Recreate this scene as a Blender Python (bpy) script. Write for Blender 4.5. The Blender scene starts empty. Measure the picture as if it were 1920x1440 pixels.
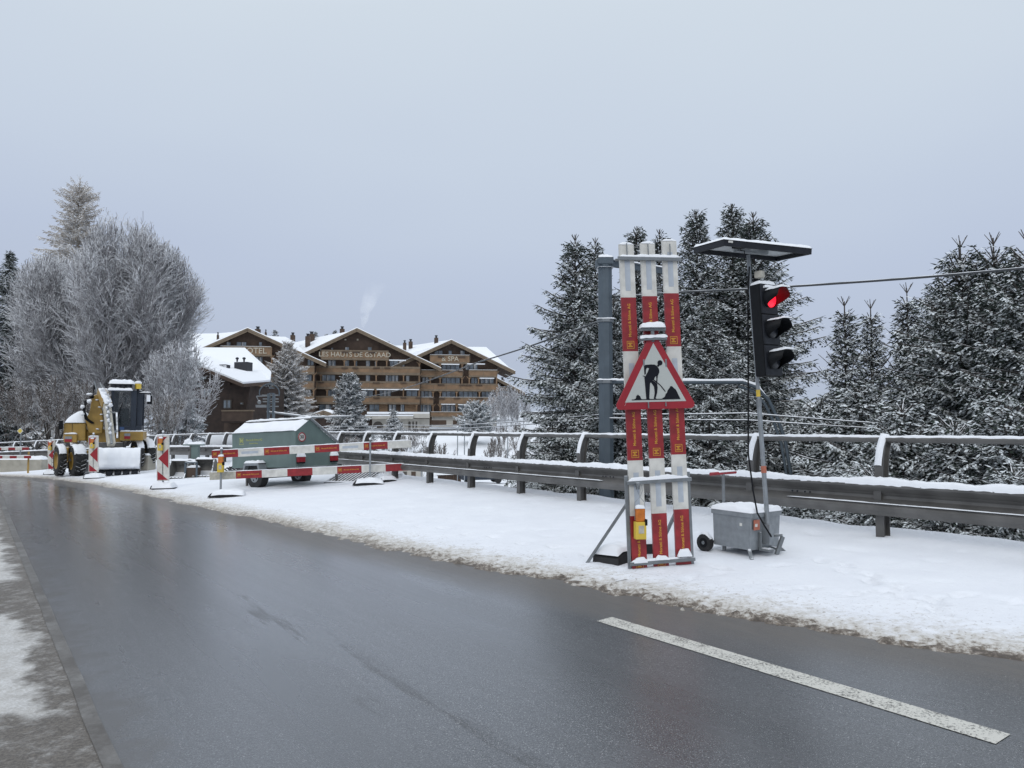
import bpy, math, random
import numpy as np
from mathutils import Vector, Matrix, noise
R = math.radians
sc = bpy.context.scene
COL = sc.collection
random.seed(7); rng = np.random.default_rng(7)

# ------------------------------------------------------------------ camera
FPX = 1442.0
PITCH = math.atan(83 / FPX)
cam = bpy.data.cameras.new('camera'); camo = bpy.data.objects.new('camera', cam); COL.objects.link(camo)
camo.location = (0, 0, 1.6); camo.rotation_euler = (R(90) + PITCH, 0, 0)
cam.sensor_width = 36; cam.lens = 36 * FPX / 1920; cam.clip_start = .05; cam.clip_end = 3000
sc.camera = camo
# ------------------------------------------------------------------ sky, sun, exposure
SUN_E, SUN_A = R(38), R(200)
w = bpy.data.worlds.new('World'); sc.world = w; w.use_nodes = True
nt = w.node_tree; nt.nodes.clear()
def nn(t, ty, **k):
    n = t.nodes.new(ty)
    for a, b in k.items(): setattr(n, a, b)
    return n
sky = nn(nt, 'ShaderNodeTexSky', sky_type='NISHITA', sun_disc=False, sun_elevation=SUN_E, sun_rotation=SUN_A, air_density=1.0, dust_density=4.0)
tc = nn(nt, 'ShaderNodeTexCoord'); sx = nn(nt, 'ShaderNodeSeparateXYZ'); nt.links.new(tc.outputs['Generated'], sx.inputs[0])
mp = nn(nt, 'ShaderNodeMapping'); mp.inputs['Scale'].default_value = (1, 1, 2.6); nt.links.new(tc.outputs['Generated'], mp.inputs[0])
nz = nn(nt, 'ShaderNodeTexNoise'); nz.inputs['Scale'].default_value = 1.3; nz.inputs['Detail'].default_value = 3; nz.inputs['Roughness'].default_value = .45
nt.links.new(mp.outputs[0], nz.inputs[0])
ma = nn(nt, 'ShaderNodeMath', operation='MULTIPLY_ADD'); ma.inputs[1].default_value = .22; nt.links.new(nz.outputs[0], ma.inputs[0])
ma2 = nn(nt, 'ShaderNodeMath', operation='ADD'); ma2.inputs[1].default_value = -.11
nt.links.new(sx.outputs[2], ma2.inputs[0]); nt.links.new(ma2.outputs[0], ma.inputs[2])
cr = nn(nt, 'ShaderNodeValToRGB'); el = cr.color_ramp.elements
el[0].position = 0.0; el[0].color = (.475, .545, .655, 1)
el[1].position = 1.0; el[1].color = (1.27, 1.36, 1.48, 1)
for p, c in ((.10, (.485, .552, .69)), (.22, (.525, .60, .75)), (.34, (.60, .68, .80)), (.48, (.665, .745, .835)), (.7, (1.0, 1.08, 1.19))):
    e = el.new(p); e.color = (*c, 1)
nt.links.new(ma.outputs[0], cr.inputs[0])
b1 = nn(nt, 'ShaderNodeBackground'); b1.inputs[1].default_value = .06; nt.links.new(sky.outputs[0], b1.inputs[0])
b2 = nn(nt, 'ShaderNodeBackground'); b2.inputs[1].default_value = 1.0; nt.links.new(cr.outputs[0], b2.inputs[0])
mx = nn(nt, 'ShaderNodeMixShader'); mx.inputs[0].default_value = .94
nt.links.new(b1.outputs[0], mx.inputs[1]); nt.links.new(b2.outputs[0], mx.inputs[2])
wo = nn(nt, 'ShaderNodeOutputWorld'); nt.links.new(mx.outputs[0], wo.inputs[0])
sl = bpy.data.lights.new('sun', 'SUN'); sl.energy = .7; sl.angle = R(25); sl.color = (1, .96, .9)
so = bpy.data.objects.new('sun', sl); COL.objects.link(so)
so.rotation_euler = Vector((math.sin(SUN_A) * math.cos(SUN_E), math.cos(SUN_A) * math.cos(SUN_E), math.sin(SUN_E))).to_track_quat('Z', 'Y').to_euler()
sc.view_settings.view_transform = 'Standard'; sc.view_settings.look = 'None'
sc.view_settings.exposure = 0; sc.view_settings.gamma = 1; sc.view_settings.use_curve_mapping = False
sc.cycles.use_denoising = True
sc.cycles.max_bounces = 6; sc.cycles.volume_bounces = 4; sc.cycles.diffuse_bounces = 3; sc.cycles.glossy_bounces = 3; sc.cycles.transmission_bounces = 4; sc.cycles.transparent_max_bounces = 6

# ------------------------------------------------------------------ materials
MT = {}
def mat(name, col=(.5, .5, .5), rough=.6, metal=0, var=.12, scale=6, bump=0, bscale=40, spec=.5, col2=None, emit=None, estr=0, snow=0, detail=4, bdist=.01, thr=.55, island=0, sc=(.82, .84, .87)):
    """principled with procedural colour variation, optional bump and optional settled snow on upward faces"""
    m = bpy.data.materials.new(name); m.use_nodes = True; t = m.node_tree; t.nodes.clear()
    o = nn(t, 'ShaderNodeOutputMaterial'); p = nn(t, 'ShaderNodeBsdfPrincipled'); t.links.new(p.outputs[0], o.inputs[0])
    tc = nn(t, 'ShaderNodeTexCoord')
    n = nn(t, 'ShaderNodeTexNoise'); n.inputs['Scale'].default_value = scale; n.inputs['Detail'].default_value = detail
    t.links.new(tc.outputs['Object'], n.inputs[0])
    r = nn(t, 'ShaderNodeValToRGB'); r.color_ramp.elements[0].position = .3; r.color_ramp.elements[1].position = .7
    a = [max(0, c * (1 - var)) for c in col]; b = col2 or [min(1, c * (1 + var)) for c in col]
    r.color_ramp.elements[0].color = (*a, 1); r.color_ramp.elements[1].color = (*b, 1)
    t.links.new(n.outputs[0], r.inputs[0]); cout = r.outputs[0]
    p.inputs['Roughness'].default_value = rough; p.inputs['Metallic'].default_value = metal; p.inputs['Specular IOR Level'].default_value = spec
    if snow:
        g = nn(t, 'ShaderNodeNewGeometry'); s = nn(t, 'ShaderNodeSeparateXYZ'); t.links.new(g.outputs['Normal'], s.inputs[0])
        n2 = nn(t, 'ShaderNodeTexNoise'); n2.inputs['Scale'].default_value = snow; n2.inputs['Detail'].default_value = 3
        t.links.new(tc.outputs['Object'], n2.inputs[0])
        ad = nn(t, 'ShaderNodeMath', operation='MULTIPLY_ADD'); ad.inputs[1].default_value = 1.1; t.links.new(n2.outputs[0], ad.inputs[0]); t.links.new(s.outputs[2], ad.inputs[2])
        mr = nn(t, 'ShaderNodeMapRange'); mr.inputs['From Min'].default_value = thr + .45; mr.inputs['From Max'].default_value = thr + .65
        if island:
            ad2 = nn(t, 'ShaderNodeMath', operation='MULTIPLY_ADD'); ad2.inputs[1].default_value = island; t.links.new(g.outputs['Random Per Island'], ad2.inputs[0]); t.links.new(ad.outputs[0], ad2.inputs[2]); ad = ad2
        t.links.new(ad.outputs[0], mr.inputs[0])
        mxx = nn(t, 'ShaderNodeMix', data_type='RGBA'); t.links.new(mr.outputs[0], mxx.inputs[0]); t.links.new(cout, mxx.inputs[6]); mxx.inputs[7].default_value = (*sc, 1)
        cout = mxx.outputs[2]
        mt = nn(t, 'ShaderNodeMath', operation='SUBTRACT', use_clamp=True); mt.inputs[0].default_value = metal; t.links.new(mr.outputs[0], mt.inputs[1]); t.links.new(mt.outputs[0], p.inputs['Metallic'])
    t.links.new(cout, p.inputs['Base Color'])
    if bump:
        nb = nn(t, 'ShaderNodeTexNoise'); nb.inputs['Scale'].default_value = bscale; nb.inputs['Detail'].default_value = 5
        t.links.new(tc.outputs['Object'], nb.inputs[0])
        bp = nn(t, 'ShaderNodeBump'); bp.inputs['Strength'].default_value = bump; bp.inputs['Distance'].default_value = bdist
        t.links.new(nb.outputs[0], bp.inputs['Height']); t.links.new(bp.outputs[0], p.inputs['Normal'])
    if emit: p.inputs['Emission Color'].default_value = (*emit, 1); p.inputs['Emission Strength'].default_value = estr
    MT[name] = m; return m
mat('snow', (.80, .82, .85), .8, var=.03, scale=3, bump=.35, bscale=60, bdist=.006)
mat('snow_soft', (.82, .84, .87), .85, var=.02, scale=.3, bump=.3, bscale=2, bdist=.1)
mat('galv', (.21, .225, .235), .5, .55, .15, 12, snow=9, thr=.75)
mat('galv_plain', (.27, .29, .305), .42, .5, .12, 14, bump=.05, bscale=80)
mat('rail_steel', (.13, .126, .12), .45, .4, .25, 3, bump=.08, bscale=30)
mat('mast_steel', (.085, .108, .128), .5, .3, .1, 5)
mat('wire', (.06, .065, .07), .6, .2, snow=2, thr=.85)
mat('white_board', (.60, .59, .55), .45, 0, .16, 7, bump=.06, bscale=60, spec=.4)
mat('old_board', (.45, .43, .37), .6, 0, .2, 14, bump=.1, bscale=60, spec=.3)
mat('red_board', (.25, .016, .02), .38, 0, .26, 9, spec=.5)
mat('red_print', (.29, .010, .02), .42, 0, .12, 4)
mat('yellow_print', (.55, .27, .03), .5)
mat('grey_label', (.42, .46, .51), .35)
mat('reflective', (.46, .48, .455), .35, 0, .12, 260, detail=2, spec=.5)
mat('black_print', (.006, .007, .012), .6, spec=.2)
mat('black_plastic', (.006, .007, .009), .6, spec=.2, metal=0, var=.3, scale=8)
mat('black_metal', (.012, .014, .019), .5, .1, .3, 8, spec=.3)
mat('navy_metal', (.02, .028, .042), .4, .1, .2, 5)
mat('panel_back', (.45, .47, .48), .5)
mat('rubber', (.018, .018, .018), .8, 0, .3, 8, snow=7, thr=.62)
mat('rubber_plain', (.016, .016, .017), .7, 0, .3, 8)
mat('red_lit', (.6, .01, .02), .4, emit=(1, .012, .035), estr=1.6)
mat('lens_dark', (.012, .014, .02), .3, spec=.4)
mat('visor_red', (.10, .006, .008), .5)
mat('red_handle', (.30, .02, .03), .4)
mat('sticker', (.40, .13, .08), .5)
mat('amber', (.55, .16, .015), .2, 0, .2, 20, spec=.7)
mat('lamp_yellow', (.66, .47, .06), .45)
mat('trailer_green', (.125, .175, .165), .45, 0, .12, 3, bump=.04, bscale=20)
mat('trailer_print', (.42, .45, .16), .5)
mat('digger_yellow', (.33, .205, .045), .45, 0, .22, 3, snow=4, thr=.68)
mat('digger_grey', (.12, .12, .12), .55, .2, .25, 5, snow=4, thr=.35)
mat('cab_glass', (.03, .04, .045), .05, 0, .3, 1.5, spec=.8)
MT['cab_glass'].node_tree.nodes['Principled BSDF'].inputs['Alpha'].default_value = .45
mat('concrete', (.34, .32, .27), .85, 0, .15, 4, bump=.2, bscale=15)
mat('dark_concrete', (.14, .135, .125), .85, 0, .3, 5, bump=.2, bscale=15, snow=5, thr=.5)
mat('wood_dark', (.055, .036, .026), .8, 0, .3, 1.2, bump=.2, bscale=8)
mat('wood_brown', (.068, .044, .031), .8, 0, .25, 1.0)
mat('wood_honey', (.205, .128, .072), .7, 0, .22, .9)
mat('wood_beam', (.165, .125, .085), .75, 0, .2, 1.5)
mat('wood_chalet', (.030, .018, .013), .8, 0, .35, 1.6)
mat('letter_pale', (.43, .39, .31), .6)
mat('window_glass', (.16, .19, .22), .12, 0, .55, .9, spec=.8)
mat('window_frame', (.07, .06, .05), .6)
mat('stone_pale', (.42, .40, .36), .85, 0, .1, .8)
mat('roof_slate', (.05, .05, .055), .7)
mat('bark', (.060, .052, .047), .9, 0, .3, 3, snow=6, thr=.55)
mat('twigs', (.20, .19, .195), .9, 0, .3, 1.2, snow=3, thr=.08, col2=(.33, .32, .33))
mat('brush', (.10, .085, .075), .9, 0, .3, 1.2, snow=3, thr=.40, col2=(.19, .165, .15))
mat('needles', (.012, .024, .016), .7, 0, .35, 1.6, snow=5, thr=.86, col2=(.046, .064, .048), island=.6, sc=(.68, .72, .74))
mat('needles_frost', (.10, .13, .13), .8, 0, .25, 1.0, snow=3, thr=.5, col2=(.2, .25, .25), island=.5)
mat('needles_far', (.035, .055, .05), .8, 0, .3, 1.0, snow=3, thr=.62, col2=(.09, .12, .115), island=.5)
mat('larch', (.42, .35, .28), .9, 0, .25, .8, snow=2, thr=.42, col2=(.62, .56, .49), island=.5)
mat('blue_paint', (.05, .10, .22), .5)
mat('sign_yellow', (.55, .42, .06), .4)
mat('chimney_metal', (.035, .038, .045), .5, .3)
mat('asphalt_far', (.10, .10, .10), .6, 0, .2, 1)
M_ = MT

# ------------------------------------------------------------------ mesh builder
class MB:
    def __init__(s): s.v = []; s.f = []; s.m = []; s.sm = []; s.mats = []; s.M = Matrix.Identity(4)
    def mi(s, n):
        if n not in s.mats: s.mats.append(n)
        return s.mats.index(n)
    def add(s, vs, fs, mt, smooth=False):
        b = len(s.v); k = s.mi(mt)
        for p in vs: s.v.append(tuple(s.M @ Vector(p)))
        for f in fs: s.f.append([i + b for i in f]); s.m.append(k); s.sm.append(smooth)
        return s
    def box(s, c, d, mt, rot=None):
        x, y, z = d[0] / 2, d[1] / 2, d[2] / 2
        vs = [Vector(p) for p in ((-x, -y, -z), (x, -y, -z), (x, y, -z), (-x, y, -z), (-x, -y, z), (x, -y, z), (x, y, z), (-x, y, z))]
        if rot is not None: vs = [rot @ p for p in vs]
        return s.add([p + Vector(c) for p in vs], [(0, 3, 2, 1), (4, 5, 6, 7), (0, 1, 5, 4), (1, 2, 6, 5), (2, 3, 7, 6), (3, 0, 4, 7)], mt)
    def bx(s, x0, x1, y0, y1, z0, z1, mt): return s.box(((x0 + x1) / 2, (y0 + y1) / 2, (z0 + z1) / 2), (x1 - x0, y1 - y0, z1 - z0), mt)
    def tube(s, pts, r, mt, n=8, caps=True, smooth=True, ell=None):
        pts = [Vector(p) for p in pts]; k = len(pts); rs = r if isinstance(r, (list, tuple)) else [r] * k
        vs = []; prev = None
        for i, p in enumerate(pts):
            t = (pts[min(i + 1, k - 1)] - pts[max(i - 1, 0)]).normalized()
            if prev is None:
                a = Vector((0, 0, 1)) if abs(t.z) < .9 else Vector((1, 0, 0))
                u = t.cross(a).normalized()
            else: u = (prev - t * prev.dot(t)).normalized()
            v = t.cross(u); prev = u
            for j in range(n):
                q = 2 * math.pi * (j + .5) / n
                vs.append(p + (u * math.cos(q) + v * math.sin(q)) * rs[i])
        fs = [(i * n + j, i * n + (j + 1) % n, (i + 1) * n + (j + 1) % n, (i + 1) * n + j) for i in range(k - 1) for j in range(n)]
        s.add(vs, fs, mt, smooth)
        if caps: s.add(vs[:n], [tuple(range(n))[::-1]], mt); s.add(vs[-n:], [tuple(range(n))], mt)
        return s
    def cyl(s, a, b, r, mt, n=16, r2=None, smooth=True): return s.tube([a, b], [r, r if r2 is None else r2], mt, n, True, smooth)
    def bar(s, a, b, wd, ht, mt):
        """rectangular bar from a to b"""
        a, b = Vector(a), Vector(b); t = (b - a).normalized(); up = Vector((0, 0, 1)) if abs(t.z) < .95 else Vector((0, 1, 0))
        u = t.cross(up).normalized() * wd / 2; v = u.cross(t).normalized() * ht / 2
        return s.add([a - u - v, a + u - v, a + u + v, a - u + v, b - u - v, b + u - v, b + u + v, b - u + v], [(0, 1, 2, 3), (7, 6, 5, 4), (0, 4, 5, 1), (1, 5, 6, 2), (2, 6, 7, 3), (3, 7, 4, 0)], mt)
    def prism(s, poly, y0, y1, mt, ax='xz'):
        """2D polygon extruded between y0 and y1 (xz plane), or x0..x1 (yz), or z0..z1 (xy)"""
        n = len(poly)
        def P(a, b, c): return (a, c, b) if ax == 'xz' else ((c, a, b) if ax == 'yz' else (a, b, c))
        vs = [P(a, b, y0) for a, b in poly] + [P(a, b, y1) for a, b in poly]
        return s.add(vs, [tuple(range(n)), tuple(range(2 * n - 1, n - 1, -1))] + [(i, (i + 1) % n, n + (i + 1) % n, n + i)[::-1] for i in range(n)], mt)
    def ball(s, c, r, mt, nu=12, nv=8, sc_=(1, 1, 1), lump=0):
        vs = []; c = Vector(c)
        for i in range(nv + 1):
            th = math.pi * i / nv
            for j in range(nu):
                ph = 2 * math.pi * j / nu
                d = Vector((math.sin(th) * math.cos(ph), math.sin(th) * math.sin(ph), math.cos(th)))
                k = r * (1 + lump * noise.noise(d * 2 + c * 3))
                vs.append(c + Vector((d.x * sc_[0], d.y * sc_[1], d.z * sc_[2])) * k)
        return s.add(vs, [(i * nu + j, (i + 1) * nu + j, (i + 1) * nu + (j + 1) % nu, i * nu + (j + 1) % nu) for i in range(nv) for j in range(nu)], mt, True)
    def lathe(s, prof, mt, n=20, M=None):
        """profile (r,x) revolved about local x"""
        vs = []; k = len(prof)
        for r, x in prof:
            for j in range(n):
                a = 2 * math.pi * j / n; p = Vector((x, r * math.cos(a), r * math.sin(a)))
                vs.append(M @ p if M else p)
        return s.add(vs, [(i * n + j, i * n + (j + 1) % n, (i + 1) * n + (j + 1) % n, (i + 1) * n + j) for i in range(k - 1) for j in range(n)], mt, True)
    def pad(s, x0, x1, y0, y1, z, h, mt='snow', step=.04, zf=None, seed=0, edge=.04):
        """lump of settled snow on a flat top"""
        nx = max(3, int((x1 - x0) / step)); ny = max(3, int((y1 - y0) / step)); nx = min(nx, 90); ny = min(ny, 60); vs = []
        for j in range(ny + 1):
            for i in range(nx + 1):
                x = x0 + (x1 - x0) * i / nx; y = y0 + (y1 - y0) * j / ny
                e = min(x - x0, x1 - x, y - y0, y1 - y); k = min(1, e / edge); k = math.sqrt(max(0, 1 - (1 - k) ** 2))
                hh = h * (1 + .45 * noise.noise(Vector((x * 5, y * 5, seed))) + .25 * noise.noise(Vector((x * 17, y * 17, seed + 5))))
                vs.append((x, y, (zf(x, y) if zf else z) + max(0, hh) * k - .002))
        w_ = nx + 1
        return s.add(vs, [(j * w_ + i, j * w_ + i + 1, (j + 1) * w_ + i + 1, (j + 1) * w_ + i) for j in range(ny) for i in range(nx)], mt, True)
    def ridge(s, pts, wd, h, mt='snow', seed=0, sag=0.0, step=.06, lim=900):
        """line of snow lying on a bar or tube that runs through pts (pts are its top)"""
        pts = [Vector(p) for p in pts]; seg = []
        for a, b in zip(pts, pts[1:]):
            n = max(1, int((b - a).length / step))
            seg += [a.lerp(b, i / n) for i in range(n)]
        seg.append(pts[-1]); 
        if len(seg) > lim: seg = seg[::len(seg) // lim + 1] + [seg[-1]]
        vs = []; k = 7
        for i, p in enumerate(seg):
            t = (seg[min(i + 1, len(seg) - 1)] - seg[max(i - 1, 0)]); t.z = 0
            t = t.normalized() if t.length > 1e-6 else Vector((1, 0, 0)); u = Vector((t.y, -t.x, 0))
            q = p * 4; a = 1 + .5 * noise.noise(q + Vector((seed, 0, 0))) + .25 * noise.noise(p * 19); b = 1 + .18 * noise.noise(p * 11 + Vector((3, seed, 0)))
            en = min(1, (min(i, len(seg) - 1 - i) + .3) / 2.0)
            for j in range(k):
                th = math.pi * j / (k - 1)
                vs.append(p + u * (math.cos(th) * wd / 2 * b) + Vector((0, 0, math.sin(th) * h * a * en - (sag * (1 + .6 * noise.noise(p * 15 + Vector((j, 0, 9)))) if j in (0, k - 1) else 0))))
        s.add(vs, [(i * k + j, (i + 1) * k + j, (i + 1) * k + j + 1, i * k + j + 1) for i in range(len(seg) - 1) for j in range(k - 1)], mt, True)
        s.add(vs[:k], [tuple(range(k))], mt); s.add(vs[-k:], [tuple(range(k))], mt)
        return s
    def text(s, txt, size, mt, M, ext=.002, bold=0.0):
        cu = bpy.data.curves.new('t', 'FONT'); cu.body = txt; cu.size = size; cu.extrude = ext; cu.offset = bold
        cu.align_x = 'CENTER'; cu.align_y = 'CENTER'; cu.resolution_u = 3
        o = bpy.data.objects.new('t', cu); COL.objects.link(o)
        dg = bpy.context.evaluated_depsgraph_get(); me = bpy.data.meshes.new_from_object(o.evaluated_get(dg))
        s.add([M @ v.co for v in me.vertices], [tuple(p.vertices) for p in me.polygons], mt)
        bpy.data.objects.remove(o); bpy.data.curves.remove(cu); bpy.data.meshes.remove(me); return s
    def build(s, name, parent=None, bevel=0, M=None):
        me = bpy.data.meshes.new(name); me.from_pydata(s.v, [], s.f)
        for n in s.mats: me.materials.append(MT[n])
        me.polygons.foreach_set('material_index', s.m); me.polygons.foreach_set('use_smooth', s.sm); me.update()
        o = bpy.data.objects.new(name, me); COL.objects.link(o)
        if M is not None: o.matrix_world = M
        if parent is not None: o.parent = parent
        if bevel:
            b = o.modifiers.new('bevel', 'BEVEL'); b.width = bevel; b.segments = 2; b.limit_method = 'ANGLE'; b.angle_limit = R(40)
        return o
def thing(name, label, cat, M=None, group=None):
    o = bpy.data.objects.new(name, None); COL.objects.link(o); o.empty_display_size = .1
    if M is not None: o.matrix_world = M
    o['label'] = label; o['category'] = cat
    if group: o['group'] = group
    return o
def tag(o, label, cat, group=None):
    o['label'] = label; o['category'] = cat
    if group: o['group'] = group
    return o
def struct(o): o['kind'] = 'structure'; return o
def copy_tree(o, parent=None):
    c = o.copy(); COL.objects.link(c); c.parent = parent
    for ch in [x for x in o.children]: copy_tree(ch, c)
    return c
def frame(o, xdir, up=(0, 0, 1)):
    """matrix with x along xdir, z near up, y away"""
    x = Vector(xdir).normalized(); z = Vector(up); y = z.cross(x).normalized(); z = x.cross(y).normalized()
    m = Matrix((x, y, z)).transposed().to_4x4(); m.translation = Vector(o); return m
def frame_z(o, xdir, up):
    """matrix with z exactly along up, x near xdir"""
    z = Vector(up).normalized(); x = Vector(xdir); x = (x - z * x.dot(z)).normalized(); y = z.cross(x)
    m = Matrix((x, y, z)).transposed().to_4x4(); m.translation = Vector(o); return m
def at(u, v, Y):
    cx = (u - 960) / FPX; cz = (720 - v) / FPX
    r = Vector((cx, math.cos(PITCH) - cz * math.sin(PITCH), math.sin(PITCH) + cz * math.cos(PITCH)))
    return Vector((0, 0, 1.6)) + r * (Y / r.y)
def sstep(a, b, x):
    t = np.clip((x - a) / (b - a), 0, 1); return t * t * (3 - 2 * t)

# ------------------------------------------------------------------ the road's reference curve: the line of the guardrail
DX, DY = -.575, .818
ctl = [(4.8 - DX * 24, 10.03 - DY * 24, .155), (4.8, 10.03, .155), (4.8 + DX * 17, 10.03 + DY * 17, .155), (-8.6, 29.2, .12), (-12.7, 34.3, .06), (-16.2, 38.0, -.03), (-20, 41.3, -.14), (-27, 45.8, -.42), (-38, 50.2, -.9), (-58, 55, -1.8), (-100, 60, -3)]
cv = [np.array(p, float) for p in ctl]
for _ in range(3):
    nw = [cv[0]]
    for a, b in zip(cv, cv[1:]): nw += [a * .75 + b * .25, a * .25 + b * .75]
    nw.append(cv[-1]); cv = nw
cv = np.array(cv); seg = np.linalg.norm(np.diff(cv[:, :2], axis=0), axis=1); cum = np.concatenate([[0], np.cumsum(seg)]) - 24.0
def CP(s):
    s = np.asarray(s, float)
    x = np.interp(s, cum, cv[:, 0]); y = np.interp(s, cum, cv[:, 1]); z = np.interp(s, cum, cv[:, 2])
    x2 = np.interp(s + .4, cum, cv[:, 0]); y2 = np.interp(s + .4, cum, cv[:, 1]); x1 = np.interp(s - .4, cum, cv[:, 0]); y1 = np.interp(s - .4, cum, cv[:, 1])
    tx, ty = x2 - x1, y2 - y1; L = np.hypot(tx, ty) + 1e-9; return x, y, z, tx / L, ty / L
def PQ(s, q):
    x, y, z, tx, ty = CP(s); return x - ty * q, y + tx * q, z - .058 * np.clip(q, 0, 40)
def SQ(x, y):
    x = np.atleast_1d(np.asarray(x, float)); y = np.atleast_1d(np.asarray(y, float))
    bd = np.full(x.shape, 1e9); bs = np.zeros(x.shape); bq = np.zeros(x.shape); bz = np.zeros(x.shape)
    for i in range(len(cv) - 1):
        a = cv[i]; b = cv[i + 1]; dx, dy = b[0] - a[0], b[1] - a[1]; L = math.hypot(dx, dy)
        t = np.clip(((x - a[0]) * dx + (y - a[1]) * dy) / L / L, 0, 1)
        px = a[0] + t * dx; py = a[1] + t * dy; d = np.hypot(x - px, y - py); m = d < bd
        sg = np.where(dx * (y - py) - dy * (x - px) > 0, 1, -1)
        bd = np.where(m, d, bd); bs = np.where(m, cum[i] + t * L, bs); bq = np.where(m, d * sg, bq); bz = np.where(m, a[2] + t * (b[2] - a[2]), bz)
    return bs, bq, bz
def G(x, y):
    s, q, z = SQ(x, y); return float(z[0] - .058 * max(0, q[0])) + (.04 if 0 < q[0] < QE(s[0]) - .3 else 0)
QS = [-30, -2.97, -1.74, -.86, .39, 1.41, 2.54, 3.4, 5.26, 6.66, 8.44, 11.6, 15.5, 21.5, 30, 40, 120]; QV = [3.2, 3.55, 3.92, 4.14, 4.28, 4.42, 4.57, 4.67, 4.87, 4.96, 5.06, 5.4, 5.7, 6.2, 6.9, 7.3, 7.4]
def QE(s): return np.interp(s, QS, QV)
def VAL(x, y):
    """valley floor beyond the guardrail"""
    v = -3.4 + 4.4 * sstep(80, 132, y) + 2.0 * sstep(-14, -32, x) * sstep(30, 50, y)
    return np.minimum(v, 1.0) + 6.0 * sstep(-40, -10, x) * sstep(150, 230, y) + 3.0 * sstep(20, 60, x) * sstep(60, 130, y)
def TER(x, y):
    s, q, zc = SQ(x, y)
    out = -q; t = sstep(.75, 6.5, out)
    zo = zc * (1 - t) + VAL(x, y) * t
    zi = zc - .058 * np.clip(q, 0, 18) - .3 * (1 - sstep(15, 17, q))
    n = np.array([noise.noise(Vector((a * .25, b * .25, 3))) for a, b in zip(np.ravel(x), np.ravel(y))]).reshape(np.shape(q))
    lo = np.minimum(.3, np.maximum(0, out - .8) * .2)
    return np.where(q > -.75, zi, zo) + n * np.where(q > -.75, 0, lo)
def grid_obj(name, X, Y, Z, mtn, attrs=None, smooth=True):
    ny, nx = X.shape; v = np.stack([X.ravel(), Y.ravel(), Z.ravel()], 1)
    i = np.arange(ny * nx).reshape(ny, nx); f = np.stack([i[:-1, :-1], i[:-1, 1:], i[1:, 1:], i[1:, :-1]], -1).reshape(-1, 4)
    me = bpy.data.meshes.new(name); me.vertices.add(len(v)); me.vertices.foreach_set('co', v.ravel().astype(np.float32))
    me.loops.add(f.size); me.loops.foreach_set('vertex_index', f.ravel().astype(np.int32)); me.polygons.add(len(f))
    me.polygons.foreach_set('loop_start', np.arange(0, f.size, 4, dtype=np.int32))
    me.polygons.foreach_set('use_smooth', np.full(len(f), smooth)); me.materials.append(MT[mtn])
    for k, a in (attrs or {}).items():
        at_ = me.attributes.new(k, 'FLOAT', 'POINT'); at_.data.foreach_set('value', a.ravel().astype(np.float32))
    me.update(calc_edges=True); me.validate()
    o = bpy.data.objects.new(name, me); COL.objects.link(o); return o
def np_noise(x, y, k, seed=0, oct_=1):
    r = np.zeros(x.shape)
    fl = r.ravel(); xs, ys = x.ravel() * k, y.ravel() * k
    for i in range(len(fl)): fl[i] = noise.noise(Vector((xs[i], ys[i], seed)))
    return fl.reshape(x.shape)

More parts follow.
